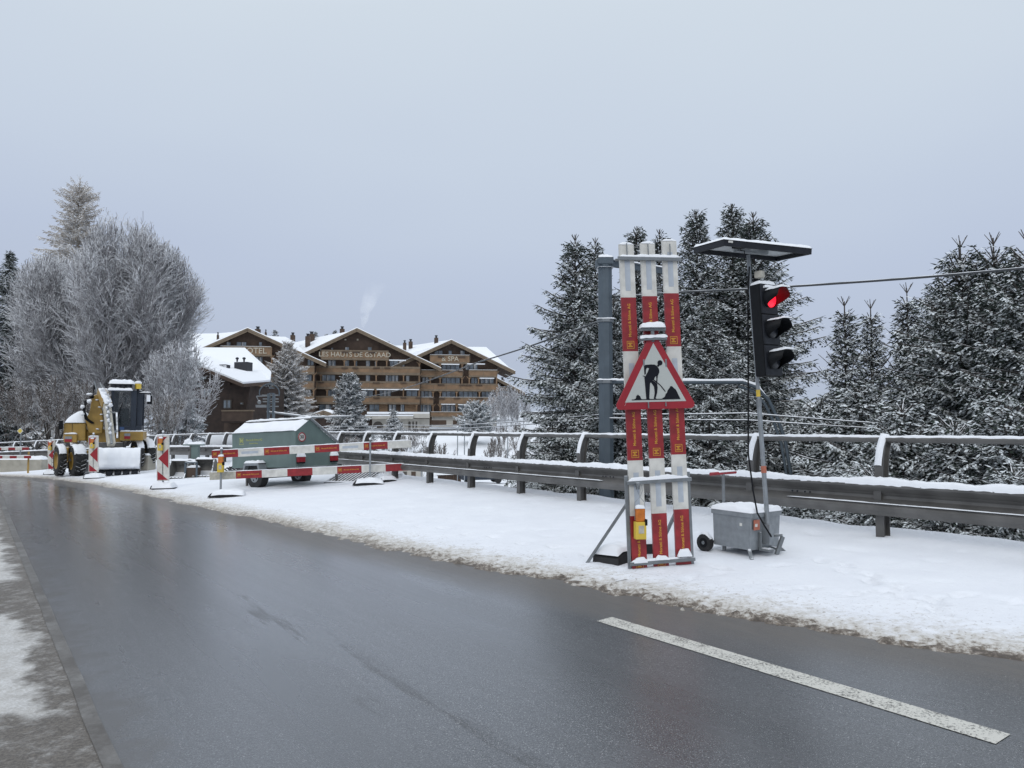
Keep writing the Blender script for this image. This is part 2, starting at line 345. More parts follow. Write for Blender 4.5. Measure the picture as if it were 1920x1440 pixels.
# -- sheet materials -------------------------------------------------
def sheet_mat(name, fn):
    m = bpy.data.materials.new(name); m.use_nodes = True; t = m.node_tree; t.nodes.clear()
    o = nn(t, 'ShaderNodeOutputMaterial'); p = nn(t, 'ShaderNodeBsdfPrincipled'); t.links.new(p.outputs[0], o.inputs[0])
    g = nn(t, 'ShaderNodeNewGeometry')
    def noi(scale, detail=4, rough=.5, vec=None, stretch=None, rot=0, dist=0):
        n = nn(t, 'ShaderNodeTexNoise'); n.inputs['Scale'].default_value = scale; n.inputs['Detail'].default_value = detail; n.inputs['Roughness'].default_value = rough; n.inputs['Distortion'].default_value = dist
        src = vec or g.outputs['Position']
        if stretch:
            src = SQV; rot = 0
            mp = nn(t, 'ShaderNodeMapping'); mp.inputs['Scale'].default_value = stretch; mp.inputs['Rotation'].default_value = (0, 0, rot); mp.vector_type = 'TEXTURE' if False else 'POINT'
            t.links.new(src, mp.inputs[0]); src = mp.outputs[0]
        t.links.new(src, n.inputs[0]); return n.outputs[0]
    def attr(k): a = nn(t, 'ShaderNodeAttribute', attribute_name=k); return a.outputs['Fac']
    cx_ = nn(t, 'ShaderNodeCombineXYZ'); t.links.new(attr('ss'), cx_.inputs[0]); t.links.new(attr('qq'), cx_.inputs[1]); SQV = cx_.outputs[0]
    def math_(op, a, b=0, c=0, clamp=False):
        n = nn(t, 'ShaderNodeMath', operation=op, use_clamp=clamp)
        for i, v in enumerate((a, b, c)):
            if isinstance(v, (int, float)): n.inputs[i].default_value = v
            else: t.links.new(v, n.inputs[i])
        return n.outputs[0]
    def rng_(v, a, b, lo=0, hi=1, smooth=True):
        n = nn(t, 'ShaderNodeMapRange'); n.interpolation_type = 'SMOOTHSTEP' if smooth else 'LINEAR'
        t.links.new(v, n.inputs[0]); n.inputs[1].default_value = a; n.inputs[2].default_value = b; n.inputs[3].default_value = lo; n.inputs[4].default_value = hi; return n.outputs[0]
    def mix(f, a, b):
        n = nn(t, 'ShaderNodeMix', data_type='RGBA')
        if isinstance(f, (int, float)): n.inputs[0].default_value = f
        else: t.links.new(f, n.inputs[0])
        for i, v in ((6, a), (7, b)):
            if isinstance(v, tuple): n.inputs[i].default_value = (*v, 1)
            else: t.links.new(v, n.inputs[i])
        return n.outputs[2]
    def bump(h, st, d, nrm=None):
        n = nn(t, 'ShaderNodeBump'); n.inputs['Strength'].default_value = st; n.inputs['Distance'].default_value = d; t.links.new(h, n.inputs['Height'])
        if nrm is not None: t.links.new(nrm, n.inputs['Normal'])
        return n.outputs[0]
    fn(t, p, noi, attr, math_, rng_, mix, bump); MT[name] = m
RA = math.atan2(DY, DX)
def f_road(t, p, noi, attr, math_, rng_, mix, bump):
    e = attr('ee'); q = attr('qq')
    fine = noi(170, 3, .7); mid = noi(9, 4, .6); big = noi(.5, 4, .55, stretch=(.4, 1.6, 1), rot=-RA)
    lane = noi(1.0, 4, .6, stretch=(.12, 1.7, 1), rot=-RA, dist=.3)
    fine = noi(85, 3, .75); sp_ = noi(130, 1, .5)
    col = mix(rng_(fine, .36, .66), (.008, .009, .011), (.095, .10, .11))
    col = mix(rng_(sp_, .64, .70), col, (.34, .34, .34))
    col = mix(rng_(big, .35, .68, 0, .4), col, (.080, .083, .090))
    trk = math_('MAXIMUM', math_('MULTIPLY', rng_(q, 5.35, 5.75), rng_(q, 6.45, 6.0)), math_('MULTIPLY', rng_(q, 7.2, 7.6), rng_(q, 8.25, 7.85)))
    trk = math_('MULTIPLY', trk, rng_(noi(.8, 4, .6, stretch=(.3, 2, 1)), .3, .6, .25, 1))
    col = mix(math_('MULTIPLY', trk, .35), col, (.024, .025, .027))
    en = math_('ADD', e, math_('MULTIPLY', math_('SUBTRACT', lane, .5), .9))
    grit = rng_(en, .95, .25)
    gl = noi(14, 5, .7, stretch=(.35, 1.5, 1), rot=-RA)
    col = mix(math_('MULTIPLY', grit, rng_(gl, .25, .7, .55, 1)), col, (.105, .095, .084))
    # left gutter grime
    qn = math_('ADD', q, math_('MULTIPLY', math_('SUBTRACT', noi(1.6, 4, .6), .5), 1.3))
    gut = rng_(qn, 8.62, 8.95)
    col = mix(math_('MULTIPLY', gut, .9), col, (.042, .037, .032))
    # dark dry-worn streaks along the wheel path
    st = math_('MULTIPLY', rng_(q, 6.9, 7.15), rng_(q, 7.6, 7.3)); stn = rng_(noi(1.0, 6, .75, stretch=(.35, 3.5, 1), rot=-RA), .52, .62)
    col = mix(math_('MULTIPLY', math_('MULTIPLY', st, stn), .18), col, (.030, .027, .023))
    t.links.new(col, p.inputs['Base Color'])
    ro = math_('SUBTRACT', rng_(lane, .3, .7, .26, .40), math_('MULTIPLY', trk, .06)); ro = math_('ADD', ro, math_('MULTIPLY', grit, .3)); ro = math_('ADD', ro, math_('MULTIPLY', gut, .12), 0, True)
    ro = math_('ADD', ro, math_('MULTIPLY', math_('MULTIPLY', st, stn), .2), 0, True)
    pud = rng_(noi(.9, 3, .5, stretch=(.3, 1.2, 1), rot=-RA), .56, .64)
    ro = math_('SUBTRACT', ro, math_('MULTIPLY', pud, .14), 0, True)
    ct = math_('SUBTRACT', .95, math_('ADD', math_('MULTIPLY', grit, .7), math_('MULTIPLY', math_('MULTIPLY', st, stn), .5)), 0, True)
    t.links.new(ct, p.inputs['Coat Weight']); p.inputs['Coat Roughness'].default_value = .10; p.inputs['Coat IOR'].default_value = 1.33
    t.links.new(bump(fine, .30, .0035), p.inputs['Coat Normal'])
    t.links.new(ro, p.inputs['Roughness']); p.inputs['Specular IOR Level'].default_value = .8
    b = bump(fine, .55, .0045); b = bump(noi(40, 2), .2, .004, b); b = bump(gl, .06, .01, b); t.links.new(b, p.inputs['Normal'])
sheet_mat('asphalt', f_road)
def f_line(t, p, noi, attr, math_, rng_, mix, bump):
    n = noi(55, 4, .75); n2 = noi(6, 3, .6)
    f = rng_(math_('ADD', math_('MULTIPLY', n, .8), math_('MULTIPLY', n2, .3)),   .46, .54)
    col = mix(f, (.14, .135, .125), (.56, .55, .50)); t.links.new(col, p.inputs['Base Color']); p.inputs['Roughness'].default_value = .55
    t.links.new(bump(n, .6, .004), p.inputs['Normal'])
sheet_mat('line_paint', f_line)
def f_verge(t, p, noi, attr, math_, rng_, mix, bump):
    e = attr('ee')
    n = noi(11, 5, .75); nb = noi(1.2, 3, .6); nf = noi(60, 4, .7)
    d = math_('ADD', e, math_('MULTIPLY', math_('SUBTRACT', n, .5), 1.5)); d = math_('ADD', d, math_('MULTIPLY', math_('SUBTRACT', nb, .5), .55))
    col = mix(rng_(nb, .3, .7), (.80, .82, .855), (.76, .78, .82))
    col = mix(rng_(d, .85, .1), col, (.50, .475, .43)); nr = rng_(attr('ss'), 7, 1, .45, 1); col = mix(math_('MULTIPLY', rng_(d, .30, .04), nr), col, (.20, .17, .14)); col = mix(math_('MULTIPLY', rng_(d, .14, -.1), nr), col, (.085, .07, .058))
    sp = math_('MULTIPLY', rng_(noi(24, 3, .65), .60, .66), rng_(math_('ADD', e, math_('MULTIPLY', nb, .6)), 1.9, .4))
    col = mix(math_('MULTIPLY', sp, .75), col, (.22, .18, .14))
    t.links.new(col, p.inputs['Base Color']); p.inputs['Roughness'].default_value = .75
    b = bump(nf, .5, .008); b = bump(n, .45, .03, b); t.links.new(b, p.inputs['Normal'])
sheet_mat('verge_snow', f_verge)
def f_side(t, p, noi, attr, math_, rng_, mix, bump):
    s = attr('ss'); q = attr('qq')
    n = noi(1.5, 5, .65); nf = noi(45, 4, .75); nm = noi(7, 4, .7)
    sn = math_('ADD', s, math_('MULTIPLY', math_('SUBTRACT', n, .5), 1.2))
    tr = math_('MAXIMUM', math_('MULTIPLY', rng_(sn, 4.1, 4.5), rng_(sn, 6.8, 6.3)), rng_(sn, .95, .65))
    edge = rng_(math_('ADD', q, math_('MULTIPLY', math_('SUBTRACT', n, .5), .9)), 9.28, 9.10)
    f = math_('MAXIMUM', tr, edge); f = math_('MULTIPLY', f, rng_(nm, .25, .55, .6, 1)); 
    f = math_('MAXIMUM', f, rng_(n, .56, .70, 0, .6))
    col = mix(rng_(nf, .3, .75), (.42, .41, .385), (.66, .66, .66)); col = mix(rng_(nm, .35, .7, 0, .5), col, (.34, .32, .29))
    col = mix(f, col, mix(rng_(nf, .35, .7), (.07, .06, .05), (.17, .15, .125)))
    t.links.new(col, p.inputs['Base Color']); t.links.new(rng_(f, 0, 1, .7, .5), p.inputs['Roughness'])
    t.links.new(bump(nf, .7, .012, bump(nm, .5, .03)), p.inputs['Normal'])
sheet_mat('slush', f_side)
def f_kerb(t, p, noi, attr, math_, rng_, mix, bump):
    nf = noi(50, 4, .75); n = noi(4, 4, .7)
    col = mix(rng_(noi(2.2, 5, .75), .35, .70), (.075, .067, .058), mix(rng_(n, .3, .7), (.12, .11, .10), (.20, .195, .185))); t.links.new(col, p.inputs['Base Color']); p.inputs['Roughness'].default_value = .45
    t.links.new(bump(nf, .5, .006), p.inputs['Normal'])
sheet_mat('kerb_stone', f_kerb)

# ------------------------------------------------------------------ setting
xs = np.concatenate([np.linspace(-420, -60, 19)[:-1], np.linspace(-60, 40, 101), np.linspace(40, 420, 20)[1:]])
ys = np.concatenate([np.linspace(-60, -10, 8)[:-1], np.linspace(-10, 70, 100), np.linspace(70, 180, 45)[1:], np.linspace(180, 1200, 16)[1:]])
X, Y = np.meshgrid(xs, ys); Z = TER(X.ravel(), Y.ravel()).reshape(X.shape)
o = grid_obj('ground', X, Y, Z, 'snow_soft'); struct(o)
def svals(a0, a1, fine, coarse):
    s = [a0]
    while s[-1] < a1: s.append(s[-1] + (fine if -7 < s[-1] < 9 else (coarse if s[-1] < 40 else coarse * 2)))
    return np.array(s)
# road
S = svals(-22, 110, .25, .5); qs = np.linspace(0, 1, 60); SS, T = np.meshgrid(S, qs, indexing='ij')
Q = (QE(SS) - .8) + T * (9.0 - QE(SS) + .8)
X, Y, Z = PQ(SS, Q); struct(grid_obj('road', X, Y, Z, 'asphalt', {'ee': Q - QE(SS), 'qq': Q, 'ss': SS}))
# painted dash and the next one behind the camera
m = MB()
for s0, s1 in ((-3.43, -.13), (-10.0, -6.7)):
    k = 24
    vs = []; 
    for i in range(k + 1):
        s = s0 + (s1 - s0) * i / k
        for q in (4.84, 5.025):
            a = PQ(s, q); vs.append((float(a[0]), float(a[1]), float(a[2]) + .004))
    m.add(vs, [(2 * i, 2 * i + 1, 2 * i + 3, 2 * i + 2) for i in range(k)], 'line_paint')
struct(m.build('road_marking'))
# snowy shoulder
S = svals(-20, 110, .055, .3); N = 120; qs = np.linspace(0, 1, N); SS, T = np.meshgrid(S, qs, indexing='ij')
Q = -.8 + T * (QE(SS) + .25 + .8)
X, Y, Z = PQ(SS, Q)
near = (SS < 16)
fr = np_noise(X, Y, 1.1, 1) * .16 + np_noise(X, Y, 4.5, 2) * .12 + np_noise(X, Y, 13, 3) * .06
E_ = QE(SS) + fr - Q
H = .036 * sstep(0, .6, E_) + .012 * np_noise(X, Y, 2.2, 5) * sstep(.1, .6, E_)
crumb = np.maximum(0, np_noise(X, Y, 14, 6)) * .075 * np.exp(-((E_ - .12) / .22) ** 2) + np.maximum(0, np_noise(X, Y, 9, 8)) * .03 * np.exp(-((E_ - .5) / .5) ** 2)
foot = -np.maximum(0, np_noise(X, Y, 3.3, 11) - .35) * .07 * sstep(.5, 1.2, E_)
FT = []
for i_ in range(11): FT.append((2.6 + i_ * .31, 7.75 - i_ * .13 + (.09 if i_ % 2 else -.09), .3))
for i_ in range(9): FT.append((3.6 + (.08 if i_ % 2 else -.08) + i_ * .02, 8.9 - i_ * .27, 1.5))
for i_ in range(12): FT.append((1.0 - i_ * .42, 9.9 + i_ * .5 + (.1 if i_ % 2 else -.1), 2.2))
FT += [(2.2, 8.5, .4), (1.9, 8.35, 1.0), (2.35, 8.75, 2.0), (3.0, 8.75, .2), (1.2, 8.5, .9)]
for fx_, fy_, fa in FT:
    ca_, sa_ = math.cos(fa), math.sin(fa); du_ = (X - fx_) * ca_ + (Y - fy_) * sa_; dv_ = -(X - fx_) * sa_ + (Y - fy_) * ca_; r2_ = (du_ / .145) ** 2 + (dv_ / .06) ** 2
    foot = foot - .055 * np.exp(-r2_ ** 2) * (1 + .5 * np.sin(X * 90)) + .008 * np.exp(-(r2_ - 1.8) ** 2)
par = .09 * np.exp(-((Q + .32) / .16) ** 2) * (1 + .5 * np_noise(X, Y, .9, 9)) + .02 * np.exp(-((Q - .1) / .25) ** 2) * (1 + np_noise(X, Y, 2.0, 19))
Z = Z + np.where(E_ > 0, H + crumb + foot + par, -.03)
Z = Z - 1.6 * sstep(-.55, -.8, Q)
struct(grid_obj('snow_verge', X, Y, Z, 'verge_snow', {'ee': E_, 'qq': Q, 'ss': SS}))
# kerb and pavement on the near side
m = MB(); S = np.arange(-20, 100, .5); vs = []; 
for s in S:
    wob = .01 * noise.noise(Vector((s, 0, 0)))
    for q, h in ((8.91, -.05), (8.915, .016), (9.01, .02), (9.02, -.05)):
        a = PQ(s, q + wob); vs.append((float(a[0]), float(a[1]), float(a[2]) + h))
m.add(vs, [(4 * i + j, 4 * i + j + 1, 4 * i + j + 5, 4 * i + j + 4) for i in range(len(S) - 1) for j in range(3)], 'kerb_stone')
struct(m.build('kerb'))
S = svals(-20, 100, .07, .4); qs = np.concatenate([np.linspace(0, .25, 70), np.linspace(.25, 1, 20)[1:]]); SS, T = np.meshgrid(S, qs, indexing='ij')
Q = 8.995 + T * 9; X, Y, Z = PQ(SS, Q)
Z += .012 + (.022 * np_noise(X, Y, 3.2, 4) + .010 * np_noise(X, Y, 12, 7)) * sstep(9.05, 9.35, Q) + .02 * sstep(9.05, 9.6, Q)
struct(grid_obj('pavement', X, Y, Z, 'slush', {'ss': SS, 'qq': Q}))

# ------------------------------------------------------------------ guardrail (one thing: beam, handrail, posts, the snow on them)
def PT(s, q, h): a = PQ(s, max(q, 0)); b = PQ(s, q); return Vector((float(b[0]), float(b[1]), float(a[2]) + h))
gr = thing('guardrail', 'long brown steel guardrail with curved posts and snow topped handrail tube along the snowy shoulder', 'guardrail', Matrix.Translation(PT(0, 0, 0)))
GI = Matrix.Translation(-PT(0, 0, 0))
S0, S1 = -16, 66
prof = [(.07, .745), (.16, .75), (.19, .735), (.19, .705), (.10, .625), (.075, .585), (.085, .55), (.20, .455), (.21, .405), (.175, .345), (.12, .335), (.075, .335), (.065, .36), (.12, .375), (.15, .42), (.14, .44), (.05, .53), (.045, .61), (.145, .69), (.14, .71), (.07, .725)]
m = MB(); m.M = GI; vs = []; ss = np.arange(S0, S1, .5); k = len(prof)
for s in ss:
    for q, h in prof: vs.append(PT(s, q, h))
m.add(vs, [(i * k + j, i * k + (j + 1) % k, (i + 1) * k + (j + 1) % k, (i + 1) * k + j) for i in range(len(ss) - 1) for j in range(k)], 'rail_steel', False)
for s in np.arange(S0 + 1.1, 30, 4):
    for dq in (-.06, .06, .14, -.14):
        p = PT(s + dq, .128, .57); p2 = PT(s + dq, .142, .57); m.cyl(p, p2, .013, 'black_metal', 6)
beam = m.build('beam', gr)
m = MB(); m.M = GI; m.ridge([PT(s, .12, .745) for s in np.arange(S0, 40, .5)], .15, .062, seed=3, sag=.018, step=.045, lim=1400); m.ridge([PT(s, .12, .745) for s in np.arange(40, S1, 1)], .15, .06, seed=3)
m.ridge([PT(s, .172, .495) for s in np.arange(-3.2, 1.5, .5)], .03, .012, seed=5); m.ridge([PT(s, .172, .495) for s in np.arange(5.2, 30, .5)], .035, .014, seed=8)
m.build('snow_cap', gr)
m = MB(); m.M = GI; m.tube([PT(s, -.075, 1.30) for s in np.arange(S0, S1, .5)],   .042, 'rail_steel', 12)
for s in (-2.9, 9.1, 21.1, -14.9): m.tube([PT(s, -.075, 1.30), PT(s + .22, -.075, 1.30)], .047, 'rail_steel', 12)
tb = m.build('handrail', gr)
m = MB(); m.M = GI; m.ridge([PT(s, -.075, 1.328) for s in np.arange(S0, 34, .5)], .066, .027, seed=9, sag=.008, step=.05, lim=1200); m.ridge([PT(s, -.075, 1.328) for s in np.arange(34, S1, 1)], .074, .034, seed=9)
m.build('snow_cap', gr)
def post_mesh():
    m = MB(); prof = [(0, -.35), (0, .3), (0, .75), (-.004, .88), (-.018, 1.0), (-.042, 1.12), (-.075, 1.22), (-.125, 1.31)]
    # local: x along the rail, y towards the road (+)
    for x0, x1, a, b in ((-.055, .055, .07, .082), (-.055, .055, -.07, -.058), (-.006, .006, -.06, .072)):
        vs = []
        for y, h in prof: vs += [(x0, y + a, h), (x1, y + a, h), (x1, y + b, h), (x0, y + b, h)]
        k = len(prof)
        m.add(vs, [(4 * i + j, 4 * i + (j + 1) % 4, 4 * i + 4 + (j + 1) % 4, 4 * i + 4 + j) for i in range(k - 1) for j in range(4)] + [(0, 3, 2, 1), (4 * k - 4, 4 * k - 3, 4 * k - 2, 4 * k - 1)], 'rail_steel', False)
    m.bx(-.05, .05, .07, .12, .38, .70, 'rail_steel')
    return m
def post_snow():
    m = MB(); pts = [(0, .088, .96), (0, .072, 1.04), (0, .048, 1.12), (0, .02, 1.2), (0, -.02, 1.27), (0, -.075, 1.345), (0, -.13, 1.345)]
    vs = []; k = 7
    for i, p in enumerate(pts):
        f = min(1, .35 + i * .3); 
        for j in range(k):
            th = math.pi * j / (k - 1); nx = math.cos(th) * .048; o_ = math.sin(th) * .035 * f * (1 + .5 * noise.noise(Vector((i * .7, j * .5, 1))))
            vs.append((nx, p[1] + o_ * .75 * (1 if i < 6 else -1), p[2] + o_ * .8))
    m.add(vs, [(i * k + j, (i + 1) * k + j, (i + 1) * k + j + 1, i * k + j + 1) for i in range(6) for j in range(k - 1)], 'snow', True)
    m.add(vs[-k:], [tuple(range(k))], 'snow'); return m
p0 = post_mesh().build('post', gr); c0 = post_snow().build('snow_cap', p0)
for n in range(-7, 32):
    s = 2.0 * n; x, y, z, tx, ty = CP(s)
    o_ = p0 if n == -7 else p0.copy()
    if n > -7:
        COL.objects.link(o_); c = c0.copy(); COL.objects.link(c); c.parent = o_
    o_.parent = gr; mm = Matrix(((tx, -ty, 0, 0), (ty, tx, 0, 0), (0, 0, 1, 0), (0, 0, 0, 1))); mm.translation = Vector((float(x), float(y), float(z))) - gr.location
    o_.matrix_basis = mm

# ------------------------------------------------------------------ plank rack with three boards and the triangular sign
LOGO = 'Moratti & Söhne AG'
def board(L, nseg, first, Wd=.178, TH=.035, flip=False, old=(), plain=(), red='red_board', logo_only=False, ref=()):
    """board lying along local x from 0 to L, front at -y; segments alternate"""
    m = MB(); sg = L / nseg; r = first == 'r'; Rx = Matrix.Rotation(R(90), 4, 'X')
    for i in range(nseg):
        isr = (i % 2 == 0) == r; a, b = i * sg, (i + 1) * sg
        m.bx(a, b, 0, TH, -Wd / 2, Wd / 2, red if isr else ('old_board' if i in old else 'white_board'))
        if isr and i not in plain:
            lx = a + .075
            # square frame with the letter M inside, lettering after it
            for x0, x1, z0, z1 in ((lx - .045, lx + .045, .039, .045), (lx - .045, lx + .045, -.045, -.039), (lx - .045, lx - .039, -.039, .039), (lx + .039, lx + .045, -.039, .039)):
                m.bx(x0, x1, -.003, .001, z0, z1, 'yellow_print')
            m.text('M', .08, 'yellow_print', Matrix.Translation((lx, -.002, 0)) @ Rx, .001, .0012)
            m.text(LOGO, .047, 'yellow_print', Matrix.Translation((lx + .075 + .215, -.002, 0)) @ Rx, .001, .001)
        if i in ref: m.bx(a + .08, b - .14, -.002, .001, -.032, .032, 'grey_label')
    return m
O = at(1241, 1070, 8.97)
U = Vector((.985, .17, .0)).normalized()
topc = at(1214, 452, 9.0); lean = (topc - O); LN = lean.normalized()
FR = frame_z(O, U, LN)          # x right, y away, z up the boards
BL = 3.81
for i, (du, dz, lab) in enumerate(((-.262, -.015, 'red and white plank leaning upright in the rack, beside the hanging yellow lamp'), (.0, 0, 'middle of the three upright red and white planks in the steel rack'), (.272, .035, 'upright red and white plank of the rack nearest to the mobile traffic light'))):
    tilt = (-.022, 0, .012)[i] * 0
    a = board(BL, 6, 'r', ref=(1, 3, 5))
    # local x of the board runs up: rotate so x->z
    Mx = FR @ Matrix.Translation((du, 0, dz + .02)) @ Matrix.Rotation(R(-90), 4, 'Y')
    o = a.build('warning_board', None, .003, Mx); tag(o, lab, 'warning board', 'upright planks clamped in the steel rack')
rk = thing('plank_rack', 'galvanised steel rack with clamp bars and side struts holding three upright red and white planks', 'rack', FR)
def bars(name, lst, mtn='galv', bev=.003, parent=rk):
    m = MB()
    for a, b, wd, ht in lst: m.bar(a, b, wd, ht, mtn)
    return m.build(name, parent, bev)
bars('post', [((-.375, .03, -.02), (-.375, .03, 1.10), .035, .035)]); bars('post', [((.385, .03, .02), (.385, .03, 1.12), .035, .035)])
for z_, ys_ in ((.10, -.03), (1.02, -.03), (3.64, -.03)):
    bars('clamp_bar', [((-.385, ys_, z_), (.40, ys_, z_ + (.015 if z_ < 3 else -.01)), .02, .042), ((-.385, .065, z_), (.40, .065, z_), .02, .03)])
    m = MB(); m.ridge([(-.36, -.012, z_ + .018), (.38, -.012, z_ + .022)], .045, .03 if z_ != 1.02 else .045, seed=z_, sag=.01, step=.02); m.build('snow_cap', rk)
for du, dz in ((-.262, -.015), (0, 0), (.272, .035)):
    m = MB(); m.ridge([(du - .085, .017, 3.83 + dz), (du + .085, .017, 3.83 + dz)], .045, .022, seed=du + 5, sag=.006, step=.02)
    if du < .1: m.ridge([(du - .08, -.025, .135 + dz), (du + .08, -.025, .135 + dz)], .05, .055, seed=du + 1, sag=.01, step=.015)
    else: m.ridge([(du - .08, -.025, .125 + dz), (du + .085, -.025, .125 + dz)], .05, .075, seed=du + 1, sag=.01, step=.015)
    m.build('snow_cap', rk)
for du in (-.262, 0, .272):
    bars('clamp_strap', [((du - .005, -.022, 3.66), (du - .005, -.022, 3.82), .012, .006)], bev=0)
iF = FR.inverted()
fl = iF @ (at(1098, 1060, 9.35)); ml = iF @ (at(1173, 948, 9.2)); fl2 = iF @ at(1190, 1080, 8.72)
bars('side_strut', [(ml, fl, .035, .035)]); bars('base_bar', [(fl, fl2, .035, .03)])
bars('side_strut', [((-.375, .03, .78), (ml.x, ml.y, ml.z), .03, .03), ((.30, .05, .80), (.36, 1.05, .07), .035, .035)])
bars('base_bar', [((.39, .04, .03), (.46, .32, -.0), .03, .03), ((-.375, .03, .0), (-.30, 1.1, .06), .03, .03), ((.385, .03, .02), (.40, 1.1, .08), .03, .03)])
m = MB(); m.cyl((-.265, -.06, 1.0), (-.265, -.02, 1.0), .018, 'galv', 6); m.bx(-.285, -.245, -.07, -.035, .945, 1.02, 'galv'); m.build('hook_bolt', rk, .003)
# rubber weights on the base
def weight(name, x0, x1, y0, y1, rz, lab):
    M = FR @ Matrix.Translation(((x0 + x1) / 2, (y0 + y1) / 2, .055)) @ Matrix.Rotation(rz, 4, 'Z') @ Matrix.Diagonal((1, 1, 1.7, 1))
    a, b = (x1 - x0) / 2, (y1 - y0) / 2; m = MB()
    m.prism([(-a, -.05), (a, -.05), (a * .9, .04), (a * .55, .075), (-a * .55, .075), (-a * .9, .04)], -b * .95, b, 'rubber_plain')
    o = m.build(name, None, .012, M); tag(o, lab, 'ballast weight', 'rubber weights on the rack base')
    m = MB(); m.pad(-a * .93, a * .93, -b * .95, b * .97, .0, .035, step=.025, zf=lambda x, y: .085 - max(0, abs(x) - a * .55) * .25, seed=rz + 2, edge=.12); m.build('snow_cap', o)
weight('ballast_weight', -.62, -.12, .30, .70, R(35), 'black rubber weight under snow at the left strut of the plank rack')
weight('ballast_weight', -.10, .30, .75, 1.1, R(-8), 'black rubber weight half hidden behind the three upright planks')

# triangular road works sign
TS = FR @ Matrix.Translation((-.012, -.075, 1.86)) @ Matrix.Rotation(R(0), 4, 'Y')
def rtri(half, h, r, n=6):
    P = [Vector((-half, 0)), Vector((half, 0)), Vector((0, h))]; out = []
    for i in range(3):
        a, b, c = P[i - 1], P[i], P[(i + 1) % 3]; d1 = (a - b).normalized(); d2 = (c - b).normalized()
        ang = d1.angle(d2); L = r / math.tan(ang / 2); cc = b + (d1 + d2).normalized() * (r / math.sin(ang / 2))
        s = b + d1 * L; e = b + d2 * L; a0 = math.atan2(s.y - cc.y, s.x - cc.x); a1 = math.atan2(e.y - cc.y, e.x - cc.x)
        while a1 < a0: a1 += 2 * math.pi
        out += [(cc.x + r * math.cos(a0 + (a1 - a0) * k / n), cc.y + r * math.sin(a0 + (a1 - a0) * k / n)) for k in range(n + 1)]
    return out
ts = thing('warning_sign', 'red bordered triangular road works sign with a digging worker, fixed on the upright planks', 'road sign', TS)
m = MB(); m.prism(rtri(.51, .935, .05), 0, .014, 'red_print'); m.build('sign_plate', ts, .003)
m = MB(); m.prism([(-.372, .085), (.372, .085), (0, .77)], -.003, .001, 'reflective'); m.build('sign_face', ts)
m = MB()
body = [(-.127, .50), (-.11, .515), (-.04, .52), (.002, .517), (.022, .508), (.035, .495), (.052, .47), (.058, .44), (.055, .42), (.038, .39), (.032, .355), (.026, .30), (.018, .295), (.012, .30), (.018, .35), (.015, .385), (.0, .37), (-.012, .34), (-.03, .335), (.0, .315), (.025, .29), (.028, .25), (.02, .19), (.003, .14), (-.002, .125), (.018, .115), (.018, .108), (-.025, .108), (-.022, .13), (-.01, .19), (-.015, .26), (-.05, .31), (-.062, .30), (-.072, .20), (-.078, .125), (-.062, .115), (-.062, .108), (-.115, .108), (-.115, .13), (-.12, .22), (-.125, .33), (-.128, .37), (-.145, .385), (-.125, .39), (-.125, .42)]
arm = [(-.127, .50), (-.11, .515), (-.04, .52), (-.05, .485), (-.09, .485), (-.105, .46), (-.108, .40), (-.125, .39)]
m.prism(body[:1] + [(-.11, .515), (-.04, .52), (.002, .517), (.022, .508), (.035, .495), (.052, .47), (.058, .44), (.055, .42), (.038, .39), (.032, .355), (.026, .30), (.018, .295), (.012, .30), (.018, .35), (.015, .385), (.0, .37), (-.012, .34), (-.03, .335), (.0, .315), (.025, .29), (.028, .25), (.02, .19), (.003, .14), (-.002, .125), (.018, .115), (.018, .108), (-.025, .108), (-.022, .13), (-.01, .19), (-.015, .26), (-.05, .31), (-.062, .30), (-.072, .20), (-.078, .125), (-.062, .115), (-.062, .108), (-.115, .108), (-.115, .13), (-.12, .22), (-.125, .33), (-.128, .37), (-.112, .385), (-.105, .40), (-.085, .43), (-.065, .475), (-.09, .482), (-.104, .46), (-.108, .41), (-.124, .40)], -.006, -.002, 'black_print')
m.prism([(.07 + .031 * math.cos(a * math.pi / 8), .537 + .031 * math.sin(a * math.pi / 8)) for a in range(16)], -.006, -.002, 'black_print')
m.prism([(.03, .50), (.05, .49), (.072, .515), (.05, .53)], -.0065, -.0025, 'black_print')
m.prism([(-.145, .392), (-.12, .385), (-.02, .352), (.02, .318), (.06, .285), (.11, .225), (.125, .20), (.115, .20), (.055, .275), (.01, .31), (-.03, .343), (-.12, .375), (-.145, .385)], -.0065, -.0025, 'black_print')
m.prism([(.075, .12), (.11, .14), (.125, .175), (.14, .185), (.15, .215), (.175, .245), (.185, .262), (.205, .262), (.215, .25), (.25, .22), (.265, .19), (.275, .165), (.298, .12), (.075, .118)], -.006, -.002, 'black_print')
m.prism([(-.262, .118), (-.24, .13), (-.235, .155), (-.215, .172), (-.205, .165), (-.19, .155), (-.18, .13), (-.17, .118)], -.006, -.002, 'black_print')
m.prism([(-.29, .108), (.30, .108), (.30, .118), (-.29, .118)], -.006, -.002, 'black_print')
m.build('pictogram', ts)
for a_, b_, w_, h_ in (((-.16, -.004, .815), (.16, -.004, .825), .05, .035), ((-.16, .02, .93), (.16, .02, .93), .06, .03)):
    m = MB(); m.bar(a_, b_, w_, h_, 'galv'); m.build('clamp', ts, .003)
for q_ in ((-.02, .02, .0, .02, .78, .96), (-.165, -.135, -.02, .03, .79, .86), (.14, .165, -.02, .03, .80, .87), (-.135, -.115, -.006, .02, .50, .58), (.135, .155, -.006, .02, .49, .58), (-.10, -.085, -.012, 0, .012, .085), (.112, .126, -.012, 0, .03, .075)):
    m = MB(); m.bx(*q_, 'galv'); m.build('clamp', ts, .002)
